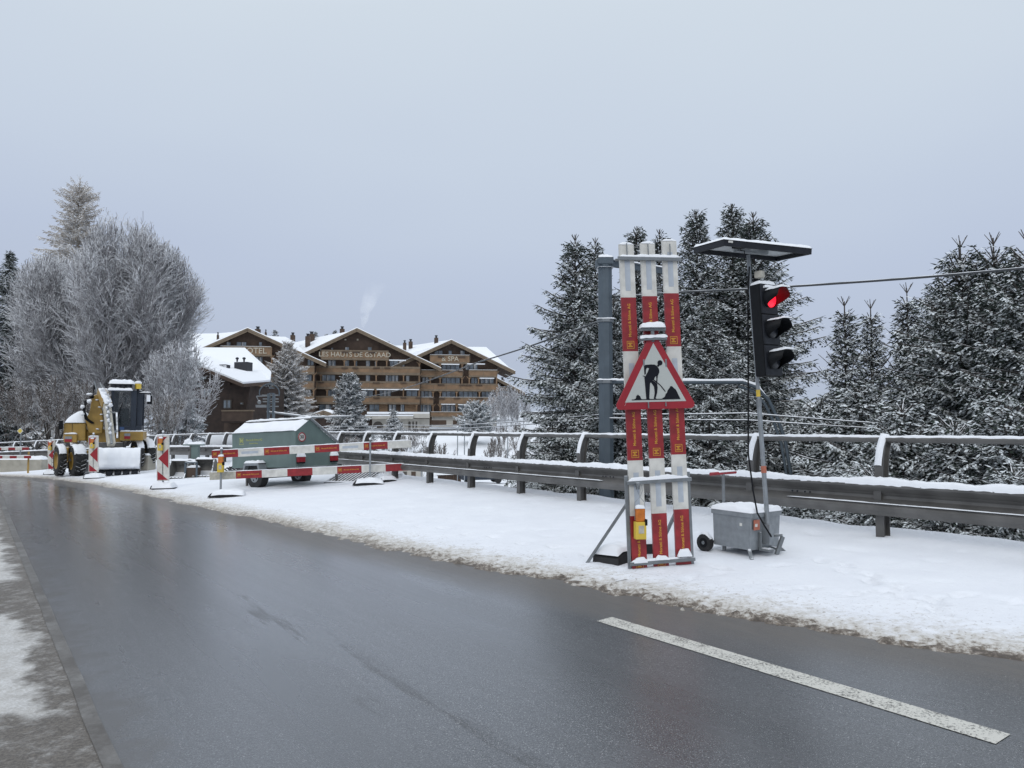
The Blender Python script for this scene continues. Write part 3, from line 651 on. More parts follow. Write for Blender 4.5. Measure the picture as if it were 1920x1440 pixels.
m = MB(); m.ridge([(-.165, -.004, .84), (.165, -.004, .848)], .07, .03, seed=3, sag=.018, step=.015); m.pad(-.15, .15, -.05, .07, .95, .075, step=.015, seed=3, edge=.10)
m.ridge([(-.38, .006, .045), (-.345, .006, .1)], .02, .008, seed=1); m.build('snow_cap', ts)

# battery warning lamps
def lamp(loc, lab, sc_=1.0, rz=0, hang=False, grp='amber battery lamps'):
    M = Matrix.Translation(loc) @ Matrix.Rotation(rz, 4, 'Z') @ Matrix.Diagonal((sc_, sc_, sc_, 1))
    t = thing('warning_lamp', lab, 'warning lamp', M, grp)
    m = MB(); m.bx(-.062, .062, -.045, .045, -.215, -.02, 'lamp_yellow'); m.bx(-.03, .035, -.048, -.04, -.15, -.06, 'old_board'); m.build('battery_case', t, .012)
    m = MB(); m.prism([(-.05, -.02), (.05, -.02), (.055, .0), (.055, .12), (.045, .135), (-.045, .135), (-.055, .12), (-.055, 0)], -.032, .032, 'amber'); m.build('lens', t, .012)
    m = MB(); m.pad(-.056, .056, -.036, .036, .133, .04, step=.01, seed=loc[0], edge=.03); m.build('snow_cap', t)
    m = MB(); m.bx(.045, .075, -.05, .03, -.06, .01, 'black_plastic'); m.build('switch', t, .005)
    if hang:
        m = MB(); m.tube([(-.06, -.0, .0), (-.062, 0, .14), (-.058, 0, .2), (0, -.01, .26), (.055, 0, .2), (.06, 0, .14), (.058, 0, 0)], .0035, 'galv_plain', 6); m.tube([(0, -.01, .26), (.03, -.01, .33), (.02, -.01, .40), (-.02, -.01, .40), (-.03, -.01, .33), (0, -.01, .26)], .003, 'galv_plain', 5); m.build('handle', t)
    return t
lp = FR @ Vector((-.262, -.07, .60)); lamp(lp, 'yellow warning lamp with amber lens hanging by a wire on the left upright plank', 1.0, R(8), True)

# ------------------------------------------------------------------ mobile traffic light on its battery cart
CX = Vector((.90, -.43, 0)).normalized(); CO = at(1395, 1046, 9.45); CO.z = G(CO.x, CO.y) + .0
cartU = Vector((.93, -.36, .06)).normalized()
p0c = at(1345, 1032, 9.55); p1c = at(1400, 1048, 9.2); p2c = at(1460, 1036, 9.45)
# cart box: long side p0->p1 (facing the camera's left), short side p1->p2
CM = frame(Vector(((p0c.x + p1c.x) / 2, (p0c.y + p1c.y) / 2, G(2.7, 9.4))), (.66, -.56, .03))
CM = frame(Vector((2.49, 9.65, G(2.49, 9.65) + .0)), (.60, -.80, -.02))
tl = thing('mobile_traffic_light', 'mobile traffic light showing red on a leaning mast above a grey wheeled battery box', 'traffic light', CM)
# box local: x along long side 0..0.66, y away 0..0.44
m = MB(); Lb, Wb = .565, .58
def frus(m, x0, x1, y0, y1, z0, z1, ins, mt):
    m.add([(x0 + ins, y0 + ins * .6, z0), (x1 - ins, y0 + ins * .6, z0), (x1 - ins, y1 - ins, z0), (x0 + ins, y1 - ins, z0), (x0, y0, z1), (x1, y0, z1), (x1, y1, z1), (x0, y1, z1)], [(0, 3, 2, 1), (4, 5, 6, 7), (0, 1, 5, 4), (1, 2, 6, 5), (2, 3, 7, 6), (3, 0, 4, 7)], mt)
frus(m, 0, Lb, 0, Wb, .09, .50, .012, 'galv_plain'); m.build('battery_box', tl, .006)
m = MB(); m.bx(-.015, Lb + .015, -.015, Wb + .015, .475, .535, 'galv_plain'); m.build('lid', tl, .006)
m = MB(); m.pad(-.02, Lb + .02, -.02, Wb + .02, .533, .055, step=.02, seed=4, edge=.05); m.build('snow_cap', tl)
for y in (-.02, Wb + .03):
    t = MB(); t.cyl((-.10, y - .035, .10), (-.10, y + .035, .10), .105, 'rubber_plain', 24); wh = t.build('wheel', tl, .012)
    t = MB(); t.cyl((-.10, y - .042, .10), (-.10, y + .042, .10), .022, 'galv', 12); t.cyl((-.10, y - .037, .10), (-.10, y + .037, .10), .06, 'black_plastic', 18); t.build('rim', wh)
    t = MB(); t.ridge([(-.19, y, .15), (-.13, y, .205), (-.07, y, .205), (-.01, y, .15)], .075, .03, seed=y, step=.02); t.build('snow_cap', wh)
m = MB(); m.bar((-.12, -.02, .10), (-.12, Wb, .10), .03, .03, 'galv'); m.bar((-.12, .1, .10), (.05, .1, .12), .03, .03, 'galv'); m.bar((-.12, .35, .10), (.05, .35, .12), .03, .03, 'galv'); m.build('axle', tl)
for a, b in (((Lb - .03, -.0, .10), (Lb + .06, -.07, .0)), ((Lb - .02, Wb - .02, .10), (Lb + .07, Wb + .06, .0)), ((.1, .1, .1), (.1, .1, .02))):
    m = MB(); m.bar(a, b, .04, .03, 'galv'); m.build('leg', tl, .003)
m = MB(); m.bx(Lb, Lb + .13, .16, .26, .08, .11, 'galv'); m.bx(Lb, Lb + .03, .15, .17, .08, .30, 'galv'); m.bar((Lb + .11, .34, .03), (Lb + .13, .44, .24), .03, .05, 'galv'); m.bar((Lb, .36, .24), (Lb + .14, .42, .26), .03, .03, 'galv'); m.bar((Lb, .40, .10), (Lb + .12, .40, .08), .04, .03, 'galv'); m.build('tow_bracket', tl, .003)
m = MB(); m.bx(Lb + .012, Lb + .02, .03, .14, .33, .45, 'sticker'); m.bx(Lb + .016, Lb + .024, .045, .09, .37, .405, 'white_board'); m.bx(.37, .45, .004, .012, .31, .42, 'sticker'); m.bx(.40, .435, .001, .013, .365, .40, 'white_board'); m.build('sticker', tl)
# handle column
m = MB(); hb = CM.inverted() @ at(1357, 962, 9.7); ht = CM.inverted() @ at(1356, 887, 9.7)
m.tube([(hb.x, hb.y, .50), (hb.x, hb.y, hb.z + .1), ht], .019, 'galv', 10); m.build('handle_column', tl)
m = MB(); ha = CM.inverted() @ at(1332, 889, 9.6); hc = CM.inverted() @ at(1379, 885, 9.8); m.tube([ha, hc], .021, 'red_handle', 12); hg = m.build('handle_grip', tl)
m = MB(); m.ridge([ha.lerp(hc, .3) + Vector((0, 0, .012)), hc + Vector((0, 0, .012))], .04, .018, seed=2, step=.02); m.build('snow_cap', hg)
# mast
mb_ = CM.inverted() @ at(1440, 992, 9.32); mt_ = CM.inverted() @ at(1403, 478, 9.42)
m = MB(); m.tube([mb_ + (mb_ - mt_).normalized() * .12, mb_.lerp(mt_, .45)], .028, 'galv_plain', 14); m.tube([mb_.lerp(mt_, .449), mt_], .022, 'galv_plain', 14); m.tube([mb_.lerp(mt_, .44), mb_.lerp(mt_, .465)], .034, 'galv', 12); m.build('mast', tl)
m = MB(); m.tube([mb_.lerp(mt_, .20), mb_.lerp(mt_, .225)], .033, 'sticker', 12); m.build('clamp_collar', tl); m = MB(); m.tube([mb_.lerp(mt_, .475), mb_.lerp(mt_, .50)], .025, 'lamp_yellow', 12); m.build('marker_band', tl)
m = MB(); q = mb_; m.bx(q.x - .05, q.x + .05, q.y - .04, q.y + .05, q.z - .18, q.z + .06, 'galv_plain'); m.build('mast_socket', tl, .004)
iC = CM.inverted()
m = MB(); m.tube([iC @ at(1405, 500, 9.40), iC @ at(1402, 560, 9.33), iC @ at(1403, 700, 9.34), iC @ at(1403, 850, 9.3), iC @ at(1412, 920, 9.25), iC @ at(1420, 962, 9.2), iC @ at(1433, 985, 9.15), iC @ at(1446, 1006, 9.12), iC @ at(1443, 1000, 9.3)], .010, 'black_plastic', 8); m.build('cable', tl)
# solar panel
cs = [at(1357, 457, 8.92), at(1522, 474, 9.28), at(1455, 490, 9.95), at(1291, 471, 9.55)]
cs[2] = cs[1] + (cs[3] - cs[0])
ex = (cs[1] - cs[0]); ey = (cs[3] - cs[0]); ez = ex.cross(ey).normalized(); Lx, Ly = ex.length, ey.length; ex.normalize(); ey = ez.cross(ex)
PM = Matrix((ex, ey, ez)).transposed().to_4x4(); PM.translation = cs[0]
lm = CM.inverted() @ PM
def plc(o): o.matrix_basis = lm; return o
m = MB()
for a in ((0, Lx, 0, .035), (0, Lx, Ly - .035, Ly), (0, .035, .035, Ly - .035), (Lx - .035, Lx, .035, Ly - .035)): m.bx(*a, -.02, .055, 'black_metal')
sp = plc(m.build('solar_panel', tl, .003))
m = MB(); m.bx(.03, Lx - .03, .03, Ly - .03, .035, .05, 'panel_back'); m.build('panel_back', sp)
m = MB(); m.bx(Lx / 2 - .22, Lx / 2 + .22, Ly / 2 - .03, Ly / 2 + .06, -.01, .035, 'galv_plain'); m.bx(Lx / 2 - .14, Lx / 2 - .02, .06, .22, -.0, .034, 'galv_plain'); m.bx(.30, .42, .12, .3, .012, .034, 'black_plastic'); m.build('panel_bracket', sp)
m = MB(); m.tube([(.25, .06, .0), (.36, .2, -.02), (.45, .25, -.01), (.5, .33, -.10)], .006, 'black_plastic', 6); m.build('cable', sp)
m = MB(); m.pad(-.01, Lx + .01, -.01, Ly + .01, .054, .035, step=.025, seed=8, edge=.04); m.build('snow_cap', sp)
m = MB(); m.bx(.06, .12, -.003, 0, .02, .045, 'white_board'); m.build('sticker', sp)
# sensor box
q = iC @ at(1424, 515, 9.35); m = MB(); m.box(q, (.10, .09, .09), 'old_board'); m.box(q + Vector((-.05, 0, -.05)), (.05, .04, .1), 'black_plastic'); m.build('radar_sensor', tl, .015)
# signal head
hd = at(1447, 618, 9.18); th = R(33)
fx = Vector((math.cos(th), math.sin(th), 0)); upv = (at(1403, 478, 9.42) - at(1440, 992, 9.32)).normalized()
HM = frame_z(hd, fx, upv); lmh = CM.inverted() @ HM
m = MB(); m.bx(-.15, .15, .02, .17, -.56, .56, 'black_plastic'); hh = m.build('signal_housing', tl, .02); hh.matrix_basis = lmh
m = MB(); m.bx(-.02, .02, .17, .24, .42, .50, 'galv'); m.bx(-.02, .02, .17, .24, -.5, -.42, 'galv'); m.build('bracket', hh)
for i, z in enumerate((.372, 0, -.372)):
    m = MB(); m.bx(-.148, .148, -.0, .02, z - .182, z + .182, 'black_metal'); m.build('lamp_door', hh, .012)
    m = MB(); n = 24; Rr = .104
    vs = []
    for k in range(5):
        rr = Rr * math.cos(k * math.pi / 2 / 4.6); yy = -.012 - .022 * math.sin(k * math.pi / 2 / 4.6)
        for j in range(n): vs.append((rr * math.cos(2 * math.pi * j / n), yy, z + rr * math.sin(2 * math.pi * j / n)))
    m.add(vs, [(a * n + j, a * n + (j + 1) % n, (a + 1) * n + (j + 1) % n, (a + 1) * n + j) for a in range(4) for j in range(n)] + [tuple(range(4 * n, 5 * n))], 'red_lit' if i == 0 else 'lens_dark', True)
    m.build('lens', hh)
    m = MB(); vs = []; k = 26; A0, A1 = R(-62), R(242)
    for j in range(k + 1):
        a = A0 + (A1 - A0) * j / k; f = float(sstep(-.75, .15, math.sin(a)))
        L = .03 + .18 * f
        for rr, yy in ((.118, 0), (.118, -L), (.112, -L), (.112, 0)):
            vs.append((rr * math.cos(a), yy, z + rr * math.sin(a) * (1 if yy == 0 else 1)))
    m.add(vs, [(4 * j, 4 * j + 1, 4 * j + 5, 4 * j + 4) for j in range(k)] + [(4 * j + 1, 4 * j + 2, 4 * j + 6, 4 * j + 5) for j in range(k)], 'black_plastic', True)
    m.add(vs, [(4 * j + 2, 4 * j + 3, 4 * j + 7, 4 * j + 6) for j in range(k)], 'visor_red' if i == 0 else 'black_plastic', True)
    m.build('visor', hh)
    m = MB(); m.ridge([(0, .0, z + .112), (0, -.25, z + .112)], .15, .022, seed=i, sag=.012, step=.02)
    if i == 0: m.pad(-.15, .15, .0, .17, .555, .05, step=.02, seed=3, edge=.05); m.ridge([(-.10, -.01, z + .15), (.12, -.01, z + .15)], .03, .02, seed=4, sag=.02, step=.02)
    m.build('snow_cap', hh)

# ------------------------------------------------------------------ railway masts and wires beyond the guardrail
mp_ = at(1137, 900, 15.6); mp_.z = -3.4
ms = thing('railway_mast', 'tall grey octagonal steel mast with clamped collars and a bent tube arm beyond the guardrail', 'railway mast', Matrix.Translation(mp_))
iM = Matrix.Translation(-mp_)
topm = iM @ at(1140, 497, 15.6)
m = MB(); m.tube([(0, 0, 0), (0, 0, topm.z)], [.165, .145], 'mast_steel', 8, smooth=False); m.build('pole', ms)
m = MB(); z = topm.z; m.bx(-.15, .16, -.15, .15, z - .0, z + .14, 'mast_steel'); m.bx(-.19, -.05, -.1, .1, z - .06, z + .1, 'mast_steel'); m.build('head', ms, .01)
m = MB(); m.pad(-.15, .16, -.15, .15, z + .138, .05, step=.03, seed=2); m.ridge([(-.17, 0, z - .07), (.16, 0, z - .07)], .33, .02, seed=3, step=.03); m.build('snow_cap', ms)
m = MB(); m.bar((0, 0, z + .05), iM @ at(1262, 512, 16.8), .10, .12, 'mast_steel'); am = m.build('top_arm', ms)
m = MB(); m.ridge([Vector((.15, 0, z + .11)), iM @ at(1262, 505.5, 16.8)], .1, .035, seed=3); m.build('snow_cap', am)
for py in (602, 716, 908):
    q = iM @ at(1137, py, 15.6); m = MB(); m.tube([(0, 0, q.z - .03), (0, 0, q.z + .03)], .178, 'galv', 8, smooth=False); c = m.build('collar', ms)
    m = MB(); m.ridge([(-.2, -.12, q.z + .03), (.2, -.12, q.z + .03)], .10, .03, seed=py, step=.03); m.build('snow_cap', c)
def arc(pl): return [iM @ at(a, b, c) for a, b, c in pl]
P1 = [(1128, 716, 15.5), (1250, 717, 15.6), (1392, 717, 15.8), (1420, 727, 15.9), (1441, 750, 15.9), (1458, 785, 15.9), (1472, 825, 15.9), (1482, 885, 15.9), (1487, 960, 15.9), (1492, 1060, 15.9)]
P2 = [(a, b + (9 if i < 3 else 7 - i * .8), c) if i < 3 else (a - 8, b + 6, c) for i, (a, b, c) in enumerate(P1)]
m = MB(); m.tube(arc(P1), .038, 'mast_steel', 10); bt = m.build('bent_tube', ms)
m = MB(); m.tube(arc([(a - 7, b + 7, c) for a, b, c in P1[2:]]), .03, 'mast_steel', 10); m.build('inner_tube', ms)
m = MB(); m.ridge([p + Vector((0, 0, .03)) for p in arc(P1[:5])], .06, .045, seed=2, step=.06); m.build('snow_cap', bt)
m = MB(); m.tube(arc([(1150, 552, 15.6), (1230, 630, 15.7), (1300, 675, 15.7), (1402, 718, 15.8)]), .012, 'wire', 6); m.tube(arc([(1137, 915, 15.5), (1192, 912, 14.9)]), .03, 'galv', 8); m.build('stay', ms)
m = MB(); q = iM @ at(1235, 538, 16.5)
for k in range(4): m.cyl(q + Vector((0, 0, -.05 * k)), q + Vector((0, 0, -.05 * k - .03)), .07 - .01 * (k % 2), 'galv', 10)
m.cyl(q + Vector((0, 0, .35)), q, .015, 'wire', 6); m.build('insulator', ms)
def wire(pts, r, lab, grp='overhead railway wires', snow=False):
    pts = [Vector(p) for p in pts]; out = []
    for a, b in zip(pts, pts[1:]):
        n = 14; L = (b - a).length
        out += [a.lerp(b, i / n) - Vector((0, 0, L * .004 * math.sin(math.pi * i / n))) for i in range(n)]
    out.append(pts[-1]); m = MB(); m.tube(out, r, 'wire', 6); o = m.build('overhead_wire'); tag(o, lab, 'wire', grp)
    if snow:
        m = MB(); m.ridge([p + Vector((0, 0, r * .6)) for p in out], r * 2, r * 1.1, seed=4, step=.3); m.build('snow_cap', o)
wire([at(1130, 600, 15.6), at(900, 678, 24), at(700, 742, 58), at(522, 790, 63)], .022, 'slack cable falling leftwards from the grey mast, crossing in front of the hotel')
wire([at(1150, 556, 15.6), at(1262, 548, 13), at(1560, 532, 11), at(1930, 502, 9)], .017, 'dark cable rising to the right across the sky past the traffic light')
wire([at(505, 798, 60), at(760, 797, 42), at(1135, 777, 15.6), at(1400, 775, 14.5), at(1940, 812, 13)], .011, 'upper of the two thin snowy wires just above the handrail', snow=True)
wire([at(505, 803, 60), at(760, 803, 42), at(1135, 784, 15.5), at(1400, 788, 14.5), at(1940, 818, 13)], .011, 'lower of the two thin snowy wires just above the handrail', snow=True)
wire([at(1200, 908, 15), at(1420, 945, 13.5), at(1700, 1000, 12.5), at(1960, 1040, 12)], .014, 'snow dusted cable sagging low behind the guardrail posts', snow=True)
wire([at(1200, 925, 15), at(1420, 975, 13.5), at(1700, 1020, 12.9), at(1960, 1060, 12.6)], .012, 'lowest dark cable seen under the guardrail at the right', snow=False)

mq = at(508, 812, 60); mq.z = -3.3
md = thing('railway_mast', 'distant railway mast with cantilever arms and a round hoop beside the chalet', 'railway mast', Matrix.Translation(mq)); iD = Matrix.Translation(-mq)
A = lambda u, v, Y=60: iD @ at(u, v, Y)
m = MB(); m.bx(-.28, -.16, -.2, .2, 0, A(505, 738).z, 'mast_steel'); m.bx(.12, .24, -.2, .2, 0, A(505, 738).z, 'mast_steel')
for k in range(22): m.bx(-.2, .2, -.05, .05, .4 * k, .4 * k + .06, 'mast_steel')
m.build('lattice_pole', md)
c = A(505, 737); m = MB(); m.tube([c + Vector((.78 * math.cos(a * math.pi / 10), 0, .72 * math.sin(a * math.pi / 10))) for a in range(-1, 12)], .05, 'mast_steel', 6); m.build('hoop', md)
m = MB(); m.bar(A(500, 772), A(582, 783), .12, .10, 'galv'); m.bar(A(582, 783), A(662, 781), .12, .10, 'galv'); m.bar(A(500, 786), A(582, 783), .07, .06, 'galv'); m.bar(A(545, 795), A(582, 783), .07, .06, 'galv'); ca = m.build('cantilever', md)
m = MB(); m.ridge([A(500, 771), A(582, 781.5), A(661, 779.5)], .12, .07, seed=2, step=.3); m.build('snow_cap', ca)
m = MB(); m.bx(*[f(v) for v in (0,) for f in (lambda v: A(480, 760).x, lambda v: A(500, 760).x)], -.1, .1, A(480, 764).z, A(480, 759).z, 'galv'); m.ball(A(486, 754), .16, 'galv'); m.bar(A(481, 743), A(505, 742), .08, .08, 'galv'); m.bar(A(481, 743), A(484, 750), .06, .06, 'galv'); m.build('insulator', md)
m = MB()
for v in (741, 748, 753, 762): m.bar(A(490 + (v % 5), v), A(522, v), .10, .09, 'galv')
m.build('crossbar', md)

# ------------------------------------------------------------------ things on the shoulder
grp = 'red and white barrier planks'
def barricade(A_, B_, dz, heights, labs, posts, spec):
    """boards between ground points"""
    pass
bA, bB = at(393, 893, 19.6), at(760, 875.5, 20.8); uA, uB = at(397, 852, 19.55), at(763, 832.5, 20.75)
Lg = (bB - bA).length
m = board(5.05, 8, 'w', .195, old=(0,), plain=(3, 7))
o = m.build('barrier_board', None, .003, frame(bA, bB - bA)); tag(o, 'lower red and white plank of the barrier in front of the green trailer', 'barrier board', grp)
m = MB(); m.ridge([(0, .017, .095), (5.05, .017, .095)], .04, .016, seed=2, step=.05); m.build('snow_cap', o)
m = board(5.05, 8, 'r', .195, plain=(), ref=(1, 5)); 
o = m.build('barrier_board', None, .003, frame(uA, uB - uA)); tag(o, 'upper red and white plank of the barrier in front of the green trailer', 'barrier board', grp)
m = MB(); m.ridge([(0, .017, .095), (5.05, .017, .095)], .04, .02, seed=5, step=.05); m.build('snow_cap', o)
def stand(px, topy, boty, Y, lab, footpx):
    a = at(px, topy, Y); b = at(px, boty, Y); z = G(b.x, b.y)
    M = Matrix.Translation((b.x, b.y, z)); t = thing('barrier_stand', lab, 'stand', M, 'barrier stands')
    m = MB(); m.box((0, -.035, (a.z - z) / 2), (.045, .03, a.z - z), 'galv_plain'); m.build('post', t)
    m = MB(); m.cyl((0, -.04, a.z - z), (0, -.04, a.z - z + .06), .03, 'galv', 8); m.ball((0, -.04, a.z - z + .07), .035, 'snow', 8, 6); m.build('bolt', t)
    return t
stand(415, 846, 905, 19.63, 'thin steel post of the barrier at its left end, behind the amber lamp', 0)
t = stand(694, 828, 903, 20.5, 'thin steel post holding the right end of the barrier beside the snowy rubber feet', 0)
def foot(px, py, Y, rz, lab, L=.8):
    p = at(px, py, Y); p.z = G(p.x, p.y); a = L / 2
    m = MB(); m.prism([(-a, 0), (a, 0), (a * .85, .08), (a * .4, .12), (-a * .4, .12), (-a * .85, .08)], -.2, .2, 'rubber_plain'); o = m.build('rubber_foot', None, .01, Matrix.Translation(p) @ Matrix.Rotation(rz, 4, 'Z')); tag(o, lab, 'base block', 'rubber feet of the barriers')
    m = MB(); m.pad(-a * .8, a * 1.02, -.24, .24, 0, .10, step=.03, zf=lambda x, y: .06 - .12 * max(0, abs(x) - a * .4), seed=px, edge=.12); m.build('snow_cap', o); return o
foot(425, 929, 19.0, R(14), 'snow buried rubber foot at the left end of the barrier by the road', .85)
foot(690, 909, 20.3, R(10), 'snow covered rubber foot under the right end of the barrier', .8)
foot(722, 905, 20.9, R(35), 'snow covered rubber foot nearest to the guardrail', .5)
lamp(at(414, 867, 19.5), 'amber battery lamp fixed to the left post of the barrier', 1.15, 0)

def beacon(px, py, Y, sc_, lab, llab, rz=0, tilt=0):
    p = at(px, py, Y); p.z = G(p.x, p.y)
    M = Matrix.Translation(p) @ Matrix.Rotation(rz, 4, 'Z') @ Matrix.Rotation(tilt, 4, 'Y') @ Matrix.Diagonal((sc_, sc_, sc_, 1))
    t = thing('guide_beacon', lab, 'guide beacon', M, 'red and white guide beacons along the shoulder')
    m = MB(); m.bx(-.185, .185, 0, .05, .22, 1.52, 'white_board'); pn = m.build('panel', t, .02)
    m = MB()
    for P in ([(-.155, 1.20), (-.155, 1.47), (.13, 1.47)], [(-.13, .86), (.165, .58), (.165, 1.13)], [(-.155, .25), (.155, .25), (-.155, .50)]): m.prism(P, -.004, .001, 'red_print')
    m.build('chevron', pn)
    m = MB(); m.bx(-.02, .02, 0, .04, 0.05, 1.60, 'galv_plain'); m.build('post', t)
    m = MB(); m.prism([(-.30, 0), (.34, 0), (.32, .09), (-.26, .10)], -.17, .17, 'rubber_plain'); m.build('foot', t, .015)
    m = MB(); m.pad(-.23, .36, -.21, .19, .03, .14, step=.03, seed=px, edge=.06); m.ridge([(-.19, .025, 1.515), (.19, .025, 1.515)], .07, .035, seed=1, step=.03); m.ball((0, .02, 1.62), .035, 'snow', 8, 6); m.build('snow_cap', t)
    lp = M @ Vector((-.03 if px > 290 else 0, -.06, 1.30)); lamp(lp, llab, 1.0 * sc_)
beacon(305, 918, 22.0, 1.0, 'large guide beacon with red arrowheads nearest to the camera, left of the barrier', 'amber lamp on the guide beacon left of the barrier', R(-4), R(-1.5))
beacon(175, 895, 28.0, 1.0, 'guide beacon with red arrowheads in front of the digger bucket', 'amber lamp on the guide beacon in front of the digger', R(-4), R(-2))
beacon(97, 883, 32.0, .93, 'smallest and farthest guide beacon with red arrowheads, left of the digger wheels', 'amber lamp on the farthest guide beacon', R(-6), R(-3))

# far barrier across the closed lane
for i, (ya, yb, n0, lab) in enumerate(((842, 841, 'r', 'upper plank of the far barrier at the left edge of the picture'), (857.5, 857, 'r', 'lower plank of the far barrier at the left edge of the picture'))):
    a, b = at(-50, ya, 33.5), at(54 + i * 4, yb, 34.2)
    m = MB(); L = (b - a).length; k = 8
    for j in range(k): m.bx(L * j / k, L * (j + 1) / k, 0, .04, -.06, .06, 'red_board' if j % 2 == 1 else 'white_board')
    o = m.build('barrier_board', None, 0, frame(a, b - a)); tag(o, lab, 'barrier board', grp)
    m = MB(); m.ridge([(0, .02, .06), (L, .02, .06)], .05, .03, seed=i, step=.1); m.build('snow_cap', o)
m = MB(); p = at(52, 864, 34.3); z = G(p.x, p.y); m.box((p.x, p.y + .05, z + .45), (.06, .05, 1.0), 'digger_yellow'); o = m.build('barrier_stand'); tag(o, 'short yellow post at the right end of the far barrier', 'stand', 'barrier stands')
m = MB(); p = at(15, 862, 37); m.box((p.x, p.y, G(p.x, p.y) + .28), (3.6, .6, .62), 'concrete'); o = m.build('concrete_block', None, .03); tag(o, 'long low concrete barrier block with snow on top behind the far red and white planks', 'concrete block')
m = MB(); m.M = Matrix.Translation((p.x, p.y, G(p.x, p.y) + .58)); m.pad(-1.8, 1.8, -.3, .3, 0, .15, step=.1, seed=3, edge=.1); m.build('snow_cap', o)

# snow heaps thrown up behind the closed lane
def heap(px, py, Y, rx, h, lab, k):
    p = at(px, py, Y); p.z = G(p.x, p.y); m = MB(); m.ball((0, 0, 0), 1, 'snow', 22, 12, (rx, rx * .6, h), .5); o = m.build('snow_heap', None, 0, Matrix.Translation(p)); tag(o, lab, 'snow heap', 'ploughed snow heaps'); return o
heap(30, 850, 38.5, 1.1, .45, 'ploughed snow heap behind the far barrier planks', 1)
heap(78, 852, 39, .9, .5, 'small snow heap between the far barrier and the farthest beacon', 2)
heap(445, 884, 27, .7, .35, 'snow heap tangled with hoses just left of the green trailer', 3)
heap(733, 896, 21.8, .5, .2, 'low snow lump beside the guardrail post, right of the barrier', 4)

# spare buckets, frame, block, steel stand near the trailer
def q4(px, py, Y): p = at(px, py, Y); p.z = G(p.x, p.y); return p
p = q4(344, 890, 26); M = Matrix.Translation(p) @ Matrix.Rotation(R(-8), 4, 'Z')
def bucket(M, wd, lab, s=1.0, group='spare digger buckets lying on the snow'):
    t = thing('digger_bucket', lab, 'bucket', M, group)
    pr = [(-.30 * s, 0), (.22 * s, .02 * s), (.38 * s, .16 * s), (.40 * s, .42 * s), (.28 * s, .58 * s), (.05 * s, .62 * s)]; inn = [(-.27 * s, .03), (.2 * s, .06 * s), (.34 * s, .18 * s), (.36 * s, .42 * s), (.26 * s, .54 * s), (.05 * s, .58 * s)]
    m = MB(); m.prism(pr + inn[::-1], -wd / 2, wd / 2, 'dark_concrete', 'yz'); m.prism(pr, -wd / 2 - .02, -wd / 2 + .015, 'dark_concrete', 'yz'); m.prism(pr, wd / 2 - .015, wd / 2 + .02, 'dark_concrete', 'yz'); m.build('shell', t)
    for i in range(5):
        x = -wd / 2 + wd * (i + .5) / 5; mm = MB(); mm.bar((x, -.30 * s, .02), (x, -.42 * s, .0), .07, .05, 'dark_concrete'); mm.build('tooth', t)
    m = MB(); m.pad(-wd / 2, wd / 2, .02 * s, .38 * s, 0, .07, step=.05, zf=lambda x, y: .60 * s - max(0, y - .1 * s) * .35, seed=wd, edge=.06); m.build('snow_cap', t); return t
bucket(Matrix.Translation(q4(336, 889, 26)) @ Matrix.Rotation(R(-6), 4, 'Z'), .62, 'dark steel digger bucket with snow on top lying right of the nearest beacon', .95)
bucket(Matrix.Translation(q4(383, 888, 26.2)) @ Matrix.Rotation(R(5), 4, 'Z'), .60, 'dark steel digger bucket with snow on top lying just left of the barrier lamp', .95)
fm = Matrix.Translation(q4(358, 888, 25.8)); t = thing('buttress_stand', 'upright grey steel frame standing between the two dark buckets', 'frame', fm)
m = MB(); m.bar((-.19, 0, 0), (-.19, 0, .50), .05, .05, 'mast_steel'); m.bar((.19, 0, 0), (.19, 0, .50), .05, .05, 'mast_steel'); m.bar((-.21, 0, .50), (.21, 0, .50), .05, .05, 'mast_steel'); m.bx(-.16, .16, .03, .4, 0, .33, 'wood_brown'); m.build('steel_bars', t)
m = MB(); m.ridge([(-.21, 0, .52), (.21, 0, .52)], .06, .03, seed=1); m.pad(-.16, .16, .03, .4, .33, .06, step=.04, seed=2); m.build('snow_cap', t)
sk = thing('plywood_tray', 'long shallow tray filled with snow lying behind the buckets', 'tray', Matrix.Translation(q4(355, 878, 27.6)))
m = MB(); m.bx(-1.0, 1.0, -.35, .35, 0, .42, 'dark_concrete'); m.build('box', sk, .02); m = MB(); m.pad(-1.0, 1.0, -.35, .35, .42, .10, step=.06, seed=5); m.build('snow_cap', sk)
m = MB(); p = q4(271, 875, 31.5); m.box((0, 0, .3), (.68, .5, .62), 'concrete'); o = m.build('concrete_block', None, .02, Matrix.Translation(p) @ Matrix.Rotation(R(-12), 4, 'Z')); tag(o, 'beige concrete cube with snow on top right of the digger bucket', 'concrete block')
m = MB(); m.pad(-.34, .34, -.25, .25, .61, .07, step=.05, seed=9); m.build('snow_cap', o)
st = thing('steel_stand', 'green steel pillar with a snowy top plate standing behind the spare buckets', 'steel stand', Matrix.Translation(q4(366, 872, 28.5)))
m = MB(); m.bx(-.13, .13, -.1, .1, 0, .98, 'trailer_green'); m.bx(-.18, -.13, -.12, .12, 0, .98, 'rail_steel'); m.build('pillar', st, .01); m = MB(); m.bx(-.42, .30, -.14, .14, .98, 1.03, 'trailer_green'); m.build('top_plate', st); m = MB(); m.pad(-.42, .30, -.14, .14, 1.03, .08, step=.04, seed=3); m.ball((-.28, 0, 1.1), .13, 'snow', 12, 8, lump=.4); m.build('snow_cap', st)
